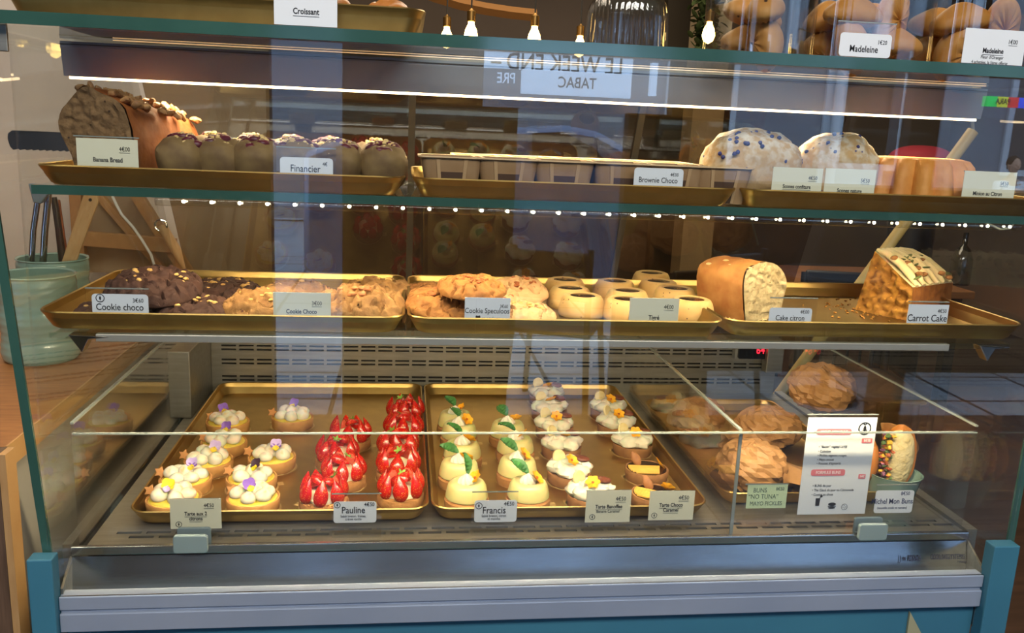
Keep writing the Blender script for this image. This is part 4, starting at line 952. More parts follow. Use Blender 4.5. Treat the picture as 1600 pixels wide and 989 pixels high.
# ================================================================ UPPER SHELF: LOAF, FINANCIERS, BROWNIES, SCONES
def c3(u, v, dy=0): p = at(u, v, Y, -.06+dy); return p
BRC = mat('banana_crumb', '#8a6a45', .9, 0, '#5e4529', 80, 1, bump=(140, 1, .003), spots=('#3c2819', 75, .12))
BRB = mat('banana_crust', '#a86228', .65, 0, '#7a3f18', 55, 1, bump=(80, .8, .0025))
a = at(72, 235, Y, -.085); b_ = at(217, 235, Y, -.085); tp = at(140, 133, Y, -.085).z-F3
W_ = b_.x-a.x
bb = thing('banana_bread', 'large banana bread loaf with nut-studded top, cut face to the front', 'bread', ((a.x+b_.x)/2+.003, -.076, F3), -.30)
hw = W_/2
pts = dense([(-hw*.58, 0), (-hw*.62, tp*.22), (-hw*.86, tp*.42), (-hw*1.0, tp*.58), (-hw*.90, tp*.72), (-hw*.62, tp*.86), (-hw*.35, tp*.98), (-hw*.1, tp), (hw*.15, tp*.93), (hw*.42, tp*.90), (hw*.70, tp*.82), (hw*.86, tp*.62), (hw*.90, tp*.4), (hw*.86, 0)])
loaf(bb, 'crust', pts, .165, Matrix.Identity(4), BRC, BRB, 8, taper=.80)
mb = MB()
for i in range(60):
    x = random.uniform(-.03, .050); y = random.uniform(.004, .15); z = tp*(.985-.17*max(0, x)/.05-.17*(y/.165)); x *= 1-.2*y/.165
    mb.blob((x, y, z), (.007, .0045, .0035), 9, 6, .35, 7, i, M=Euler((random.random(), random.random(), random.random()*3)).to_matrix())
mb.obj('walnuts', mat('toasted_nut', '#c89a62', .6, 0, '#7a4c2c', 130, 1), bb)
# bread knife blade
a = at(12, 236, Y, .0); 
kn = thing('bread_knife', 'serrated bread knife blade sticking out left behind the banana bread', 'knife', (-.010, .035, F3+.030))
L0 = at(14, 240, Y, .035).x+.010
outl = [(.12, .0), (.12, .022), (L0+.006, .022), (L0+.001, .018), (L0, .012), (L0+.002, .003)]
for i in range(30): x = L0+.004+i*(.12-L0-.004)/30; outl += [(x, .0), (x+.0019, -.0016)]
MB().prism(outl[:1]+outl[6:][::-1]+outl[1:6][::-1] if False else [(.12, 0)]+[(x, z) for x, z in outl[1:6]]+outl[6:], Y, -.0008, .0008).obj('blade', mat('knife_steel', '#6b6663', .35, .9), kn, smooth=False)
MB().box((.12, -.008, -.002), (.22, .008, .024)).obj('handle', mat('black_handle', '#171717', .5), kn, bev=.004)
# financiers
FINS = mat('financier_sponge', '#8f7446', .75, 0, '#5e452a', 40, .9, bump=(70, .4, .0015))
FINB = mat('berry_stain', '#3b1420', .45, 0, '#6a1f30', 90, 1)
CRUM = mat('streusel', '#e3c98c', .85, 0, '#c9a562', 110, .8, bump=(160, .6, .001))
SUG = mat('icing_sugar_crust', '#d9cdb8', .8, 0, '#8d6a52', 70, 1)
def financier(label, loc, rz, seed):
    t = thing('berry_financier', label, 'cake', loc, rz, 'berry financiers'); rnd = random.Random(seed)
    def fn(u_, p): 
        p = Vector(p); k = .86+.14*max(-.2, min(1, (p.z+.02)/.03)); p.x *= k; p.y *= k
        if p.z > .008: p.z += .004*noise.noise(Vector((p.x*90+seed, p.y*90, 0)))
        return p
    MB().blob((0, 0, .0265), (.0300, .034, .0290), 36, 24, .07, 5, seed, fn=fn, pw=.80).obj('sponge', FINS, t)
    mb = MB()
    for i in range(9):
        a = rnd.uniform(0, 2*PI); q = rnd.uniform(0, .022); mb.blob((q*math.cos(a), q*math.sin(a), .0550-q*q*18), (.0080, .0070, .0050), 12, 8, .2, 6, i)
    mb.obj('berries', FINB, t)
    mb = MB()
    for i in range(46):
        a = rnd.uniform(0, 2*PI); q = .028*math.sqrt(rnd.random()); s_ = rnd.uniform(.0018, .0040); mb.blob((q*math.cos(a)*.9, q*math.sin(a), .0585-q*q*24), (s_, s_, s_*.8), 7, 5, .3, 7, i)
    mb.obj('streusel', CRUM, t); return t
fx = [(288, 'leftmost of the front row beside the loaf'), (347, 'second of the front row'), (404, 'third of the front row with a dark berry burst'), (460, 'fourth of the front row, behind its card'), (511, 'fifth of the front row'), (549, 'sixth of the front row'), (603, 'rightmost of the front row')]
fx = [fx[0], fx[1], fx[2], (462, fx[3][1]), (530, 'fifth of the front row, right of the card'), (599, fx[6][1])]
for i, (u, tx) in enumerate(fx):
    p = at(u, 240, Y, -.062); financier('berry financier with crumble top, '+tx, (p.x, -.062+(i % 2)*.006, F3), random.uniform(-.15, .15), i)
for i, (u, tx) in enumerate(((330, 'back row, behind the second one'), (392, 'back row, behind the third'), (455, 'back row, orange-topped behind the card'), (516, 'back row, second from the right'), (585, 'back row, rightmost'))):
    p = at(u, 240, Y, .012); financier('berry financier, '+tx, (p.x, .016, F3+.001), random.uniform(-.2, .2), i+20)
# brownie cups
KR = mat('kraft_card', '#a5835c', .75, 0, '#93704a', 50, .8); KRL = mat('kraft_rim', '#d9b88c', .7)
BRN = mat('brownie', '#2c150c', .6, 0, '#43230f', 60, 1, bump=(80, .7, .003))
def brownie(label, loc, rz=0):
    t = thing('brownie_cup', label, 'brownie', loc, rz, 'brownies in kraft paper cups')
    bw, bd, tw, td, h = .056, .060, .072, .074, .042; k = 5
    def rg(w_, d_, r, z): return [(x, y, z) for x, y in rounded(w_, d_, r, k)]
    rs = [rg(bw, bd, .004, 0), rg(tw, td, .010, h), rg(tw+.006, td+.006, .012, h+.0012), rg(tw+.006, td+.006, .012, h+.0028), rg(tw-.001, td-.001, .009, h+.0024), rg(bw-.002, bd-.002, .004, .002)]
    n = len(rs[0]); vs = sum(rs, []); fs = [tuple(range(n))[::-1]]; ms = [0]
    for j in range(5):
        for i in range(n): fs.append((j*n+i, j*n+(i+1) % n, (j+1)*n+(i+1) % n, (j+1)*n+i)); ms.append(1 if j in (1, 2, 3) else 0)
    fs.append(tuple(5*n+i for i in range(n))); ms.append(0)
    mb = MB().add(vs, fs); mb.m = ms; mb.obj('paper_cup', [KR, KRL], t)
    # pleats on the front and back walls, a darker lower card panel between them
    def wall(x0, x1, z0, z1, dy):
        o = []
        for z in (z0, z1):
            q = z/h; w0 = bw/2+(tw/2-bw/2)*q; y = -(bd/2+(td/2-bd/2)*q)-dy
            o += [(x0*w0, y, z), (x1*w0, y, z)]
        return [o[0], o[1], o[3], o[2]]+[(x, y+.0009, z) for x, y, z in (o[0], o[1], o[3], o[2])]
    bf = [(0,1,2,3),(7,6,5,4),(0,4,5,1),(1,5,6,2),(2,6,7,3),(3,7,4,0)]
    MB().add(wall(-.42, .42, .001, .027, .0006), bf).obj('dark_panel', mat('dark_kraft', '#4d3524', .7), t, smooth=False)
    for s_ in (-1, 1): MB().add(wall(s_*.45-.06, s_*.45+.06, .001, h-.001, .0012), bf).obj('pleat', mat('kraft_pleat', '#b59268', .75), t, smooth=False)
    MB().blob((0, 0, .020), (bw*.5, bd*.5, .0175), 24, 14, .06, 7, 3, pw=.55).obj('brownie', BRN, t)
    return t
bz = None
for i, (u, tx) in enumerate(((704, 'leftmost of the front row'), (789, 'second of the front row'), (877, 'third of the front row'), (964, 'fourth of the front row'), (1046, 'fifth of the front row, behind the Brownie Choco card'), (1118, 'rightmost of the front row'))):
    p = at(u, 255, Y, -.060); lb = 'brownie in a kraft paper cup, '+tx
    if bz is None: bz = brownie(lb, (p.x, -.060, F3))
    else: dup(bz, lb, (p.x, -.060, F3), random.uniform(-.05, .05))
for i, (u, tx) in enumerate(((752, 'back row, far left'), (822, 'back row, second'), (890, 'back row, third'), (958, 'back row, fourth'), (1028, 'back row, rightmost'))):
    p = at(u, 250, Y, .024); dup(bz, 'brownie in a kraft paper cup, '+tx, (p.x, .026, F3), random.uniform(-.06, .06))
# scones
SCO = mat('scone_dough', '#c9a877', .8, 0, '#b08a58', 18, 1, bump=(60, .8, .004), top=('#d8cdb8', .02, .08), spots=('#5a567a', 60, .12))
BLUB = mat('blueberry', '#3a3f86', .5, 0, '#262a5c', 80, .8)
def scone(label, u0, u1, v0, yp, seed, nb, rz=0, sy=.8, pw=.8):
    A = at(u0, 250, Y, yp); B = at(u1, 250, Y, yp); T = at((u0+u1)/2, v0, Y, yp); w_ = (B.x-A.x)/2; h = T.z-F3
    t = thing('scone', label, 'scone', ((A.x+B.x)/2, yp+w_*sy*.6, F3), rz, 'scones'); rnd = random.Random(seed)
    fn = lambda u_, p: Vector((p.x, p.y, max(p.z, -h*.46)))
    MB().blob((0, 0, h*.46), (w_, w_*sy, h*.54), 44, 28, .12, 5, seed, fn=fn, pw=pw).obj('dough', SCO, t)
    mb = MB()
    for i in range(nb):
        th = rnd.uniform(.25, 1.5); ph = rnd.uniform(-2.9, -.2); q = [math.copysign(abs(x)**pw, x) for x in (math.sin(th)*math.cos(ph), math.sin(th)*math.sin(ph), math.cos(th))]
        mb.blob((q[0]*w_*1.0, q[1]*w_*sy, h*.46+q[2]*h*.54), (.0028, .0026, .0028), 9, 6, .2, 5, i)
    if nb: mb.obj('blueberries', BLUB, t)
    return t
scone('tall domed blueberry scone behind the Scones confiture card', 1110, 1262, 204, -.055, 4, 26, .2)
scone('plain scone with a ridged golden flank behind the Scones nature card', 1258, 1383, 208, -.03, 9, 8, -.3)
# fluted cake
a = at(1381, 300, Y, -.055); b_ = at(1545, 300, Y, -.055); r = (b_.x-a.x)/2; h = at(1450, 249, Y, -.055).z-F3
fc = thing('fluted_cake', 'golden ring-shaped fluted lemon cake at the right of the upper shelf', 'cake', ((a.x+b_.x)/2, -.055+r*.72, F3))
def md(rr, z, a_, j): return rr*(1+(.16*abs(math.cos(8*a_)) if rr > r*.45 else 0)+.012*noise.noise(Vector((math.cos(a_)*9, math.sin(a_)*9, z*80)))), z
MB().lathe([(r*.30, 0), (r*.94, 0), (r*.98, h*.06), (r*.95, h*.3), (r*.90, h*.6), (r*.84, h*.86), (r*.76, h*.98), (r*.62, h*1.02), (r*.46, h*.97), (r*.34, h*.8), (r*.30, h*.4), (r*.30, 0)], 128, md, cap=False).obj('sponge', mat('fluted_sponge', '#dc9a4a', .65, 0, '#c47a2c', 55, 1, bump=(110, .6, .002)), fc)

# ================================================================ WRAPPED BUNS AT THE RIGHT OF THE DECK
PAP = mat('brown_wrap', '#b98a58', .55, 0, '#a57644', 40, .8, bump=(40, .8, .006))
make_tray('rounded gold tray under the paper-wrapped buns at the right', .972, .27, .27, .46, .0)
def wrapped(label, loc, rx_, ry_, rz_, seed, rot=0, tail=1):
    t = thing('wrapped_bun', label, 'wrapped bun', loc, rot, 'buns wrapped in brown paper')
    def fn(u_, p):
        n1 = 1.2*abs(noise.noise(Vector((u_.x*2.2+seed, u_.y*2.2, u_.z*2.2))))+.7*abs(noise.noise(Vector((u_.x*6, u_.y*6+seed, u_.z*6))))+.06*noise.noise(u_*12)
        k = 1-.20*n1
        return Vector((p.x*k, p.y*k, max(p.z*k, -rz_*.86)))
    MB().blob((0, 0, rz_*.86), (rx_*1.06, ry_*1.06, rz_*1.06), 34, 20, fn=fn, pw=.9).obj('paper_wrap', PAP, t, smooth=False)
    # gathered corner of the paper
    if tail:
        mb = MB(); n = 16; vs = []; fs = []
        for j in range(9):
            q = j/8
            for i in range(n):
                a = 2*PI*i/n; w_ = (.028*(1-q)+.006+.016*q*q); f_ = 1+.30*math.cos(5*a+seed)*q
                vs.append((tail*(rx_*.72+.05*q), w_*f_*math.cos(a)*1.1, rz_*.62+w_*f_*math.sin(a)*.75-.012*q))
        for j in range(8):
            for i in range(n): fs.append((j*n+i, j*n+(i+1) % n, (j+1)*n+(i+1) % n, (j+1)*n+i))
        m_ = len(vs); vs2 = [(x, y*.96, (z-rz_*.62)*.96+rz_*.62) for x, y, z in vs]; fs += [tuple(m_+i for i in f[::-1]) for f in fs[:8*n]]
        fs += [(8*n+i, 8*n+(i+1) % n, m_+8*n+(i+1) % n, m_+8*n+i) for i in range(n)]
        mb.add(vs+vs2, fs).obj('twisted_corner', PAP, t)
    return t
p = at(1184, 772, Z, F1+.004)
pl = thing('black_plate', 'black round plate with a gold rim under the front wrapped bun', 'plate', (p.x, p.y+.03, F1))
MB().lathe([(0, .001), (.046, .001), (.062, .010), (.064, .011), (.064, .013), (.060, .012), (.045, .004), (0, .004)], 44).obj('dish', mat('black_ceramic', '#17130f', .3), pl)
MB().lathe([(.0635, .0105), (.0655, .0115), (.0655, .0132), (.0635, .0132)], 44, cap=False).obj('gold_rim', GOLD, pl)
wrapped('paper-wrapped bun in front on the black plate, left of the menu sheet', (p.x, p.y+.03, F1+.0045), .054, .050, .040, 3, -.15, 1)
p3 = at(1238, 735, Z, F1+.03)
wrapped('paper-wrapped bun squeezed behind the menu sheet, lowest at the back', (1.015, .30, F1), .062, .055, .036, 8, .4, -1)
wrapped('paper-wrapped bun at the back left, under the topmost one', (.905, .36, F1), .050, .048, .036, 12, .9, 0)
q = at(1283, 608, Y, .33)
wrapped('largest paper-wrapped bun, highest at the back under the lower shelf', (q.x, .33, F1+.060), .060, .058, .044, 5, 2.6, 0)
# open bun in a mint bowl
p = at(1394, 792, Z, DZ)
MINT = mat('mint_ceramic', '#8ba79b', .25, 0, '#7b988c', 9, .6, coat=.5)
bw = thing('mint_bowl', 'pale mint bowl holding the cut bun behind the Michel Mon Buns card', 'bowl', (p.x+.005, .055, DZ+.0005))
bx = p.x+.005
MB().lathe([(0, 0), (.028, 0), (.030, .004), (.034, .020), (.040, .046), (.042, .050), (.039, .050), (.032, .022), (.027, .006), (0, .006)], 44).obj('bowl', MINT, bw)
bn = thing('open_bun', 'cut bun showing crumb, red onion and cheese filling, standing in the mint bowl', 'bun', (bx, .055, DZ+.030), .15)
CRMB = mat('bun_crumb', '#ead9a8', .85, 0, '#d3b878', 80, .9, bump=(160, 1, .003))
MB().blob((.008, 0, .042), (.0245, .040, .0475), 40, 28, .06, 5, 2, fn=lambda u_, p: Vector((p.x, p.y*(.25 if u_.y < 0 else .8), p.z))).obj('crumb_face', CRMB, bn)
MB().blob((.012, .006, .042), (.0245, .030, .0495), 36, 24, .05, 5, 4, fn=lambda u_, p: Vector((p.x, max(p.y, -.009), p.z))).obj('crust', mat('bun_crust', '#b5702e', .45, coat=.2), bn)
mb = MB()
for i in range(70): mb.blob((-.020+random.uniform(-.006, .005), random.uniform(-.012, .01), .006+i*.00115), (random.uniform(.002, .005), .004, random.uniform(.0015, .004)), 8, 5, .5, 7, i, mi=(0, 2, 1, 3, 0, 3)[i % 6])
mb.obj('filling', [mat('cheese_yellow', '#e8b83a', .5), mat('onion_pink', '#8f5a78', .4), mat('salad_green', '#4f6b34', .6), mat('bacon_brown', '#a5532c', .5)], bn)
MB().blob((-.038, .018, .036), (.014, .022, .038), 26, 18, .06, 5, 6).obj('top_half', mat('bun_crust', ''), bn)
vs = [(-.02, .02, .095), (.012, .024, .092), (.040, .022, .074), (.066, .016, .048), (.052, .020, .026), (.030, .020, .0), (-.01, .026, -.004)]
vs = [(x, y+.006*math.sin(i*2.1), z) for i, (x, y, z) in enumerate(vs)]; c0 = (.012, .040, .044)
n = len(vs); V_ = vs+[c0]+[(x, y+.0012, z) for x, y, z in vs+[c0]]; fs = []
for i in range(n-1): fs += [(i, i+1, n), (n+1+i+1, n+1+i, n+1+n), (i, n+1+i, n+2+i, i+1)]
MB().add(V_, fs).obj('paper_sleeve', PAP, bn, sub=2)
sd = thing('sauce_dish', 'small shallow dish at the right of the mint bowl', 'dish', (1.085, .075, DZ+.0005))
MB().lathe([(0, 0), (.016, 0), (.024, .010), (.026, .016), (.024, .016), (.015, .004), (0, .004)], 32).obj('dish', mat('grey_blue_ceramic', '#5b6a72', .3, coat=.4), sd)
MB().lathe([(0, .004), (.021, .0115), (0, .012)], 28).obj('sauce', mat('sauce_orange', '#b9773a', .3), sd)

# ================================================================ COUNTER AND THINGS AT THE LEFT
WOOD = mat('oak_worktop', '#a8703c', .45, 0, '#7c4b24', 14, 1, stretch=(1.5, 14, 14), bump=(60, .08, .001))
WLT = mat('light_edge_wood', '#bd9462', .5, 0, '#a87d4c', 18, .9, stretch=(6, 1, 1))
WDK = mat('dark_wood_plank', '#6e5440', .55, 0, '#4b3728', 20, 1, stretch=(12, 12, .8), bump=(60, .15, .001))
WT = .125
EX = -.091
co = thing('wood_counter', 'wooden counter left of the display case, oak top with a golden edge', 'counter', (0, 0, 0))
MB().box((-1.6, -.088, WT-.028), (-.103, .93, WT)).obj('worktop', WOOD, co, smooth=False)
MB().box((-.1025, -.088, WT-.028), (-.100, .93, WT+.0005)).obj('edge_band', WLT, co, smooth=False)
MB().box((-1.6, -.115, FL), (EX-.0085, -.089, WT)).obj('front_board', WDK, co, smooth=False)
MB().box((EX-.008, -.115, FL), (EX, -.089, WT)).obj('board_edge', WLT, co, smooth=False)
MB().box((-1.6, -.088, FL), (-.125, .93, WT-.0285)).obj('side_panel', mat('counter_side_grey', '#a8a296', .6), co, smooth=False)
def pot(label, x, y, r, h, seed):
    t = thing('ceramic_pot', label, 'pot', (x, y, WT+.0005))
    def md(rr, z, a, j): return rr*(1+(.008*math.sin(z*520) if r*.9 < rr else 0)), z
    pf = [(0, 0), (r*.92, 0), (r*.98, .004)]+[(r*(1.0+.02*math.sin(i*.4)), .004+(h-.008)*i/40) for i in range(1, 41)]+[(r*1.03, h-.002), (r*1.01, h), (r*.95, h-.002), (r*.93, h*.5), (r*.9, .008), (0, .008)]
    MB().lathe(pf, 56, md).obj('pot', MINT, t); return t
p = at(52, 571, Z, WT); pot('mint ribbed ceramic pot at the front of the counter', p.x-.004, p.y+.045, .056, .138, 1)
px0 = p.x-.004; py0 = p.y+.045
p2 = at(82, 402, Y, .50); pot('taller mint ceramic pot behind the first, holding kitchen utensils', p2.x, .50, .058, p2.z-WT, 2)
PX, PZ = p2.x, p2.z
def ut(name, label, pts, r, m, y=.50, n=10):
    P_ = [at(u, v, Y, y) for u, v in pts]; o = P_[0]
    t = thing(name, label, 'utensil', o)
    MB().tube([q-o for q in P_], r, n).obj('handle', m, t); return t, o
ut('steel_whisk', 'polished steel utensil handle standing in the rear mint pot', [(48, 430), (52, 360), (60, 305)], .0052, CHROME)
ut('steel_ladle', 'second polished steel handle beside the first in the rear mint pot', [(66, 430), (70, 360), (76, 300)], .0058, CHROME, .49)
t, o = ut('dark_spatula', 'dark handled spatula with a copper side in the rear mint pot', [(100, 425), (92, 360), (84, 308)], [.007, .006, .005], mat('dark_handle', '#2c2522', .4), .52)
MB().tube([at(104, 395, Y, .525)-o, at(92, 312, Y, .525)-o], .0022, 8).obj('copper_strip', mat('copper', '#c77a52', .3, .9), t)
t = thing('grey_scraper', 'grey-blue plastic scraper head on top of the rear pot utensils', 'utensil', at(60, 298, Y, .47))
MB().prism([(-.014, .012), (.044, .014), (.040, .004), (.018, -.004), (.004, -.022), (-.008, -.020)][::-1], Y, -.006, .006).obj('head', mat('scraper_blue', '#6d7b85', .45), t, bev=.002)
t = thing('wooden_spatula', 'pale wooden spatula with a hole near its tip, in the rear pot', 'utensil', at(112, 398, Y, .48))
o = at(112, 398, Y, .48); a = at(142, 312, Y, .48)-o; L_ = a.length; ang = math.atan2(a.x, a.z)
outl = [(-.011, -.03), (.011, -.03), (.012, L_*.6), (.013, L_*.95)]+[(.013*math.cos(q), L_+.013*math.sin(q)) for q in [PI*i/8 for i in range(9)]]+[(-.013, L_*.95), (-.012, L_*.6)]
ob = MB().prism(outl, Y, -.0028, .0028).obj('blade', mat('pale_wood', '#c7a272', .6, 0, '#b58c5a', 30, .8, stretch=(6, 6, 1)), t, bev=.001); ob.rotation_euler = (0, ang, 0)
hl = MB().lathe([(0, -.0004), (.0028, -.0004), (.0028, .0004), (0, .0004)], 14, M=Matrix.Translation((0, -.0032, L_)) @ Matrix.Rotation(PI/2, 4, 'X')).obj('hole', DARK, t); hl.rotation_euler = (0, ang, 0)
# wooden display frame leaning against the plaster wall
FRW = mat('frame_wood', '#a87a48', .55, 0, '#8f6336', 16, .9, stretch=(4, 4, 2))
fr = thing('wooden_easel', 'leaning wooden easel frame behind the counter, seen through the glass', 'frame', (0, 0, 0))
def beam(pa, pb, w_, y, name='rail', m=FRW, par=fr, th=.018):
    A = at(*pa, Y, y); B = at(*pb, Y, y); d_ = (B-A); n_ = Vector((d_.z, 0, -d_.x)).normalized()*w_/2
    pts = [(A.x+n_.x, A.z+n_.z), (B.x+n_.x, B.z+n_.z), (B.x-n_.x, B.z-n_.z), (A.x-n_.x, A.z-n_.z)]
    return MB().prism(pts, Y, y-th/2, y+th/2).obj(name, m, par, smooth=False, bev=.001)
beam((206, 292), (300, 440), .024, .80); beam((128, 440), (118, 290), .024, .82); beam((128, 372), (275, 384), .030, .79)
beam((150, 300), (262, 430), .016, .84)
MB().prism([(at(u, v, Y, .86).x, at(u, v, Y, .86).z) for u, v in ((118, 292), (206, 292), (290, 425), (130, 425))], Y, .855, .865).obj('board', mat('frame_board', '#8a7154', .7), fr, smooth=False)
cb = thing('power_cable', 'white cable hanging in front of the wooden frame', 'cord', (0, 0, 0))
MB().tube([at(u, v, Y, .74) for u, v in ((168, 290), (182, 320), (190, 335), (208, 355), (222, 375), (236, 398), (246, 430))], .0028, 8).obj('flex', mat('white_plastic', ''), cb)
rp = thing('rolling_pin', 'wooden stick with a steel ring end leaning behind the cookies', 'stick', at(252, 352, Y, .70))
o = at(252, 352, Y, .70)
e = at(300, 432, Y, .70)-o; e = e*((WT+.008-o.z)/e.z)
MB().tube([(0, 0, 0), tuple(e)], .010, 14).obj('shaft', mat('pale_wood', ''), rp)
mb = MB(); ring = []
for i in range(25): a = 2*PI*i/24; ring.append((.011*math.cos(a), -.004, .011*math.sin(a)))
MB().tube(ring, .0025, 8, cap=False).obj('ring', CHROME, rp)

# ================================================================ ON TOP OF THE CASE
CRO = mat('croissant_crust', '#b8752f', .5, 0, '#8d4f1c', 30, 1, bump=(60, .8, .003), coat=.2)
def croissant(label, loc, rz, first=[None]):
    if first[0]: return dup(first[0], label, loc, rz)
    t = thing('croissant', label, 'croissant', loc, rz, 'croissants in the gold tray'); first[0] = t
    pts = []; rs = []
    for i in range(29):
        q = i/28*2-1; a = q*1.25; pts.append((.055*math.sin(a), .045*(1-math.cos(a)), .024)); rs.append(max(.002, .024*(1-abs(q)**1.8)*(1+.10*math.cos(q*22))))
    MB().tube(pts, rs, 22).obj('body', CRO, t); return t
CZ = TT+.004
for (x, y, rz, tx) in ((.02, -.03, .3, 'at the left of the tray, beside the white card'), (.14, .0, 2.8, 'in the middle behind the white card'), (.25, -.045, .1, 'near the right front corner'), (.335, .02, 2.2, 'at the right end of the tray'), (.06, .07, 1.2, 'at the back left of the tray')):
    croissant('golden brown croissant '+tx, (x, y, CZ), rz)
# ribbed glass cloche
p = at(978, 74, Z, TT); 
cl = thing('glass_cloche', 'ribbed clear glass jar standing on the top glass', 'jar', (.70, .06, TT+.0005))
r = (at(1042, 50, Y, .06).x-at(916, 50, Y, .06).x)/2; cl.location.x = (at(1042, 50, Y, .06).x+at(916, 50, Y, .06).x)/2
def mdr(rr, z, a, j): return (rr*(1+.022*math.cos(44*a)) if z < .062 and rr > r*.6 else rr), z
MB().lathe([(r*.99, 0), (r, .004)]+[(r*(1.0-.05*(i/8)), .004+.055*i/8) for i in range(1, 9)]+[(r*.92, .068), (r*.80, .080), (r*.58, .088), (r*.5, .094), (r*.52, .10), (r*.50, .10), (r*.47, .094), (r*.55, .086), (r*.78, .077), (r*.90, .066), (r*.94, .055), (r*.975, .005), (r*.95, .002)], 176, mdr, cap=False).obj('glass_body', JAR, cl)
MB().lathe([(0, .0), (r*.9, 0), (r*.9, .003), (0, .003)], 44).obj('glass_base', JAR, cl)
# madeleine jars
MADE = mat('madeleine', '#cf9448', .6, 0, '#b8742c', 30, 1, bump=(60, .3, .002), sss=.05)
MADC = mat('chip_madeleine', '#d3a05c', .6, 0, '#ba7c38', 30, 1, bump=(60, .3, .002), spots=('#3b2215', 55, .16))
def madeleine(name, label, loc, rot, m, group, first={}):
    if name in first: 
        d = dup(first[name], label, loc, rot[2], 1, group, rot[0], rot[1]); return d
    t = thing(name, label, 'madeleine', loc, rot[2], group, rot[0], rot[1]); first[name] = t
    def fn(u_, p):
        a = math.atan2(u_.x, u_.y)
        w_ = 1-.25*(u_.y*.5+.5)
        z = p.z*(1+.0) if u_.z > 0 else p.z*(.75+.07*math.cos(a*14))
        return Vector((p.x*w_, p.y, z+(.010*math.exp(-((u_.x**2+(u_.y)**2)*3)) if u_.z > 0 else 0)))
    MB().blob((0, 0, 0), (.026, .038, .016), 56, 26, fn=fn, pw=.9).obj('sponge', m, t); return t
def box_jar(label, u0, u1, y0, y1, h, m, kind, txt, seed):
    A = at(u0, 60, Y, y0).x; B = at(u1, 60, Y, y0).x
    t = thing('clear_jar', label, 'jar', ((A+B)/2, (y0+y1)/2, TT+.0005)); w_ = (B-A)/2; d_ = (y1-y0)/2
    n = 40; out = rounded(2*w_, 2*d_, min(w_, d_)*.45, 6); inn = rounded(2*w_-.004, 2*d_-.004, min(w_, d_)*.43, 6); k = len(out)
    vs = [(x, y, 0) for x, y in out]+[(x, y, h) for x, y in out]+[(x, y, h) for x, y in inn]+[(x, y, .003) for x, y in inn]
    fs = [tuple(range(k))[::-1], tuple(3*k+i for i in range(k))]
    for j in range(3):
        for i in range(k): fs.append((j*k+i, j*k+(i+1) % k, (j+1)*k+(i+1) % k, (j+1)*k+i))
    MB().add(vs, fs).obj('glass_wall', JAR, t)
    rnd = random.Random(seed); lv = 0; c = 0
    z = TT+.022
    while z < TT+h-.015:
        for ix in range(max(1, int(2*w_/.058))):
            for iy in range(2):
                nx = max(1, int(2*w_/.058)); x = (A+B)/2+(ix-(nx-1)/2)*.056+rnd.uniform(-.003, .003); y = (y0+y1)/2+(iy-.5)*.052
                madeleine(kind, 'madeleine '+txt+', '+('front' if iy == 0 else 'back')+' '+['left', 'middle', 'right', 'far'][ix if nx > 1 else 1]+' of layer '+['one', 'two', 'three', 'four'][lv]+' from the bottom', (x, y, z), (rnd.uniform(-.25, .25)+(1.2 if (c % 3) == 0 and iy == 0 else 0), rnd.uniform(-.3, .3), rnd.uniform(0, 6.2)), m, kind.replace('_', ' ')+'s in a clear jar')
                c += 1
        z += .034; lv += 1
    return t
box_jar('left clear jar of chocolate chip madeleines on the top glass', 1146, 1284, -.09, .04, .105, MADC, 'chip_madeleine', 'with chocolate chips in the left jar', 1)
box_jar('middle clear jar of plain madeleines behind the two cards', 1292, 1474, -.09, .04, .105, MADE, 'plain_madeleine', 'in the middle jar', 2)
box_jar('right clear jar of plain madeleines at the picture edge', 1482, 1640, -.09, .04, .105, MADE, 'orange_madeleine', 'in the right jar', 3)

# ================================================================ SHOP INTERIOR BEHIND
# pendant bulbs
BULB = mat('bulb_filament', '#fff0c0', .4, emit=('#ffc76a', 30)); BRASS = mat('brass', '#8a6a3a', .35, .9)
def pendant(label, u, v, y, first=[None]):
    p = at(u, v, Y, y)
    if first[0]: return dup(first[0], label, p)
    t = thing('pendant_bulb', label, 'lamp', p, 0, 'pendant bulbs over the room'); first[0] = t
    MB().lathe([(.0001, -.075), (.022, -.062), (.032, -.035), (.026, -.005), (.014, .02), (.014, .03)], 20).obj('bulb', BULB, t)
    MB().lathe([(.016, .03), (.020, .032), (.020, .075), (.006, .085), (.003, .09)], 16).obj('socket', BRASS, t)
    MB().tube([(0, 0, .085), (0, 0, 1.0)], .004, 6).obj('cord', mat('black_cord', '#141210', .7), t); return t
for (u, v, y, tx) in ((736, 45, 3.0, 'second from the left, brightest of the left three'), (835, 52, 3.0, 'hanging left of the ribbed jar'), (1108, 44, 3.2, 'in front of the ivy right of the ribbed jar'), (698, 52, 3.4, 'leftmost, half behind the top glass edge'), (906, 66, 3.4, 'touching the left side of the ribbed jar')):
    pendant('glowing pendant bulb, '+tx, u, v, y)
# wooden hoop
hp = thing('wooden_hoop', 'curved wooden hoop hanging near the ceiling above the left bulbs', 'hoop', (0, 0, 0))
MB().tube([at(u, v, Y, 4.2) for u, v in ((640, -22), (680, -6), (720, 6), (760, 14), (800, 20), (838, 24))], .035, 4).obj('arc', mat('hoop_wood', '#8a6236', .6), hp)
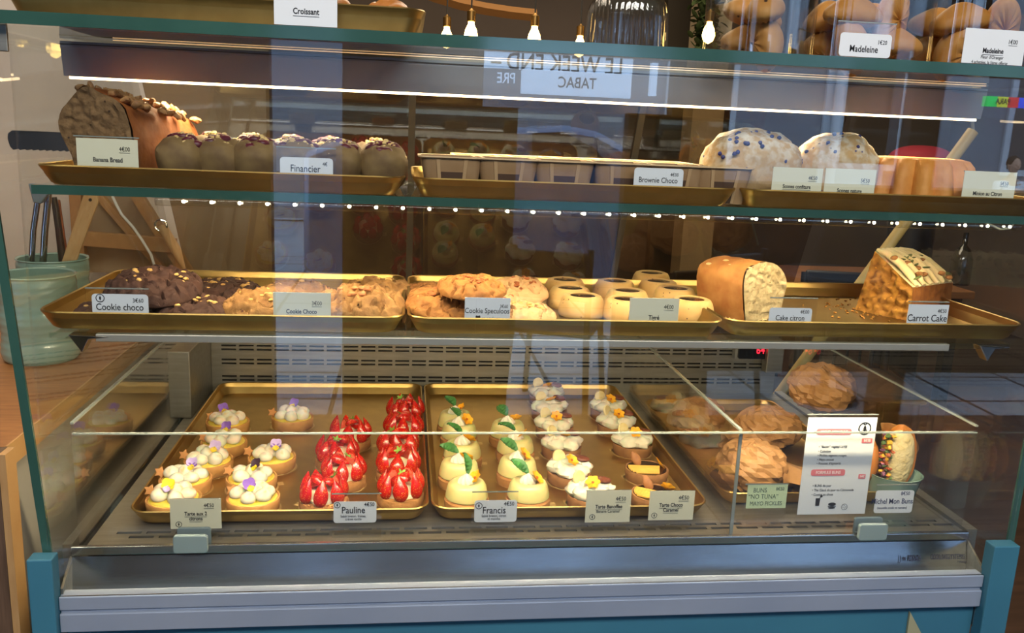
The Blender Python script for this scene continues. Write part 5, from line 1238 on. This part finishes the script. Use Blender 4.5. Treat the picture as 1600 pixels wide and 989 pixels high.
# column with ivy
a = at(1092, 60, Y, 4.4).x; b_ = at(1142, 60, Y, 4.4).x
struct(MB().box((a, 4.4, FL), (b_, 4.6, 2.3)).obj('trim_8', mat('column_cream', '#b3a283', .8), smooth=False))
iv = MB(); rnd = random.Random(4)
for i in range(420):
    u = 1105+rnd.gauss(0, 9); v = rnd.uniform(-30, 90); p = at(u, v, Y, 4.33)
    if iv is not None: petal(iv, (p.x, p.y, p.z), .05, .04, rnd.uniform(0, 6.28), rnd.uniform(-1.2, 1.2))
tag(iv.obj('ivy_leaves', mat('ivy_green', '#4a5a2c', .7, 0, '#2f3d1c', 9, .9)), 'green ivy trailing down the cream column behind the ribbed jar', 'plant', kind='stuff')
struct(MB().box((at(1040, 60, Y, 5.2).x, 5.2, FL), (at(1090, 60, Y, 5.2).x, 5.3, 2.3)).obj('trim_9', mat('alcove_dark', '#3d3527', .8), smooth=False))
# tables and chairs
TBW = mat('table_wood', '#8a5f3a', .45, 0, '#6d4728', 10, .9, stretch=(1, 9, 9))
def table(label, x0, x1, y0, y1, z=-.12):
    t = thing('wooden_table', label, 'table', ((x0+x1)/2, (y0+y1)/2, FL)); w_, d_, h = (x1-x0)/2, (y1-y0)/2, z-FL
    MB().box((-w_, -d_, h-.035), (w_, d_, h)).obj('tabletop', TBW, t, smooth=False, bev=.004)
    for sx in (-1, 1):
        for sy in (-1, 1): MB().box((sx*(w_-.06)-.025, sy*(d_-.06)-.025, 0), (sx*(w_-.06)+.025, sy*(d_-.06)+.025, h-.035)).obj('leg', IRON, t, smooth=False)
    return t
table('brown wooden table behind the case, above the speculoos and tigre cakes', at(745, 400, Y, 1.75).x, at(1085, 400, Y, 1.75).x, 1.5, 2.3)
table('dark wooden table farther right behind the case', at(1230, 380, Y, 2.4).x, at(1560, 380, Y, 2.4).x, 2.5, 3.2)
def chair(label, x, y, rz, first=[None]):
    if first[0]: return dup(first[0], label, (x, y, FL), rz)
    t = thing('black_chair', label, 'chair', (x, y, FL), rz, 'black chairs behind the case'); first[0] = t
    MB().box((-.21, -.21, .43), (.21, .21, .46)).obj('seat', IRON, t, bev=.01)
    for sx in (-1, 1):
        MB().tube([(sx*.19, -.19, 0), (sx*.18, -.18, .43)], .016).obj('leg', IRON, t)
        MB().tube([(sx*.19, .2, 0), (sx*.18, .19, .45), (sx*.18, .22, .85)], .016).obj('leg', IRON, t)
    b_ = MB().box((-.18, .20, .80), (.18, .225, .86)).obj('backrest', IRON, t, bev=.008)
    for i in range(6): MB().tube([(-.13+i*.052, .205, .46), (-.13+i*.052, .21, .80)], .006, 6).obj('spindle', IRON, b_)
    return t
chair('black spindle chair behind the lemon cake', at(1170, 380, Y, 2.0).x, 2.0, .3)
chair('black spindle chair left of the carrot cake, farther back', at(1300, 380, Y, 2.1).x+.12, 2.02, -.2)
ps = thing('wooden_pole', 'pale wooden pole with a dark hollow end leaning at the right behind the case', 'pole', at(1520, 205, Y, .9))
o = at(1520, 205, Y, .9); e = at(1325, 470, Y, .9)-o; e = e*((FL+.012-o.z)/e.z)
MB().tube([(0, 0, 0), tuple(e)], .014, 20).obj('shaft', mat('pale_yellow_wood', '#cdb06c', .5, 0, '#bb9a55', 20, .7), ps)
MB().tube([tuple(-e.normalized()*.001), (0, 0, 0)], .0115, 18).obj('hollow_end', DARK, ps)
MB().tube([tuple(-e.normalized()*.001), tuple(Vector((-.004, 0, .02))), tuple(Vector((-.012, 0, .05)))], .004, 8).obj('cord', mat('grey_cord', '#8a8478', .6), ps)
pf_ = thing('red_pouf', 'round red pouf seen through the glass above the fluted cake', 'pouf', (at(1440, 240, Y, 3.4).x, 3.4, at(1440, 262, Y, 3.4).z))
MB().blob((0, 0, .0), (.17, .17, .12), 28, 16, pw=.8).obj('cushion', mat('red_fabric', '#a02838', .8), pf_)
MB().lathe([(0, FL-pf_.location.z), (.13, FL-pf_.location.z), (.12, -.1), (0, -.1)], 24).obj('stool_base', IRON, pf_)
bt = thing('dark_bottle', 'small dark bottle with a thin neck standing on the dark table at the right', 'bottle', (at(1500, 430, Y, 2.7).x, 2.7, -.12))
MB().lathe([(0, 0), (.045, 0), (.048, .01), (.048, .12), (.03, .17), (.012, .19), (.012, .25), (0, .25)], 24).obj('glass', mat('dark_bottle_glass', '#1d1b16', .1, coat=.5), bt)

# passer-by sitting on a bench across the street, mirrored at the right edge above the upper shelf
hp_ = refl(1583, 252, -10.4); gx_, gz_ = hp_.x, FL-.05
bn2 = thing('street_bench', 'grey street bench under the seated person, mirrored at the right edge', 'bench', (gx_, -10.4, gz_))
MB().box((-.7, -.25, .41), (.7, .2, .45)).obj('seat', mat('bench_grey', '#5b5f60', .7), bn2, bev=.01)
for sx in (-.6, .6): MB().box((sx-.03, -.22, 0), (sx+.03, .17, .409)).obj('leg', IRON, bn2, smooth=False)
pe = thing('person', 'person in a white shirt sitting on the bench, mirrored at the right edge', 'person', (gx_, -10.4, gz_+.03))
def skin(name, pts, edges, rad, m, sub=2):
    me = bpy.data.meshes.new(name); me.from_pydata(pts, edges, []); me.materials.append(m)
    o = bpy.data.objects.new(name, me); COL.objects.link(o); o.parent = pe
    md_ = o.modifiers.new('skin', 'SKIN'); md_.use_smooth_shade = True
    for i, r_ in enumerate(rad): me.skin_vertices[0].data[i].radius = (r_, r_)
    me.skin_vertices[0].data[0].use_root = True
    o.modifiers.new('sub', 'SUBSURF').render_levels = sub; return o
P_ = [(0, 0, .54), (0, -.01, .75), (0, 0, .95), (0, 0, 1.03), (0, .02, 1.10)]; E_ = [(0, 1), (1, 2), (2, 3), (3, 4)]; Rr = [.13, .12, .12, .05, .055]
for s_ in (-1, 1):
    b0 = len(P_)
    P_ += [(s_*.18, 0, .94), (s_*.24, .05, .70), (s_*.16, .24, .60), (s_*.13, .31, .59)]; E_ += [(2, b0), (b0, b0+1), (b0+1, b0+2), (b0+2, b0+3)]; Rr += [.055, .045, .032, .030]
    for q in range(4): P_.append((s_*(.10+.022*q), .39-.008*abs(q-1), .575)); E_.append((b0+3, len(P_)-1)); Rr.append(.009)
    P_.append((s_*.08, .33, .60)); E_.append((b0+3, len(P_)-1)); Rr.append(.010)
    b1 = len(P_)
    P_ += [(s_*.10, .02, .52), (s_*.12, .43, .50), (s_*.12, .42, .10), (s_*.12, .44, .04), (s_*.13, .58, .03)]; E_ += [(0, b1), (b1, b1+1), (b1+1, b1+2), (b1+2, b1+3), (b1+3, b1+4)]; Rr += [.09, .065, .045, .04, .03]
body = skin('body', P_, E_, Rr, mat('skin_tone', '#c99a7c', .6))
hd = MB(); hd.blob((0, .03, 1.21), (.075, .095, .115), 24, 18, fn=lambda u_, p: Vector((p.x*(1-.25*max(0, -u_.z)), p.y, p.z)))
hd.blob((0, .128, 1.20), (.012, .018, .02), 10, 8)
for s_ in (-1, 1): hd.blob((s_*.076, .02, 1.205), (.01, .02, .03), 8, 8)
hd.obj('head', mat('skin_tone', ''), pe)
fc_ = MB()
for s_ in (-1, 1): fc_.blob((s_*.03, .118, 1.222), (.011, .006, .006), 8, 6)
fc_.blob((0, .121, 1.155), (.024, .006, .005), 10, 6); fc_.obj('eyes_and_mouth', mat('face_dark', '#4a2a24', .6), pe)
MB().blob((0, .01, 1.245), (.084, .100, .098), 24, 16, .06, 6, 2, fn=lambda u_, p: Vector((p.x, min(p.y, .07), max(p.z, -.05)))).obj('hair', mat('dark_hair', '#2a1c14', .8), pe)
SP = [(0, 0, .56), (0, -.01, .75), (0, 0, .95), (0, 0, 1.01)]; SE = [(0, 1), (1, 2), (2, 3)]; SR = [.15, .14, .135, .07]
for s_ in (-1, 1): k_ = len(SP); SP += [(s_*.18, 0, .945), (s_*.235, .045, .74)]; SE += [(2, k_), (k_, k_+1)]; SR += [.07, .06]
skin('shirt', SP, SE, SR, mat('white_shirt', '#e6e8ea', .8))
TP = [(0, .0, .55)]; TE = []; TR = [.14]
for s_ in (-1, 1): k_ = len(TP); TP += [(s_*.10, .02, .535), (s_*.12, .43, .50), (s_*.12, .42, .14)]; TE += [(0, k_), (k_, k_+1), (k_+1, k_+2)]; TR += [.10, .078, .06]
skin('trousers', TP, TE, TR, mat('dark_trousers', '#25282f', .8))
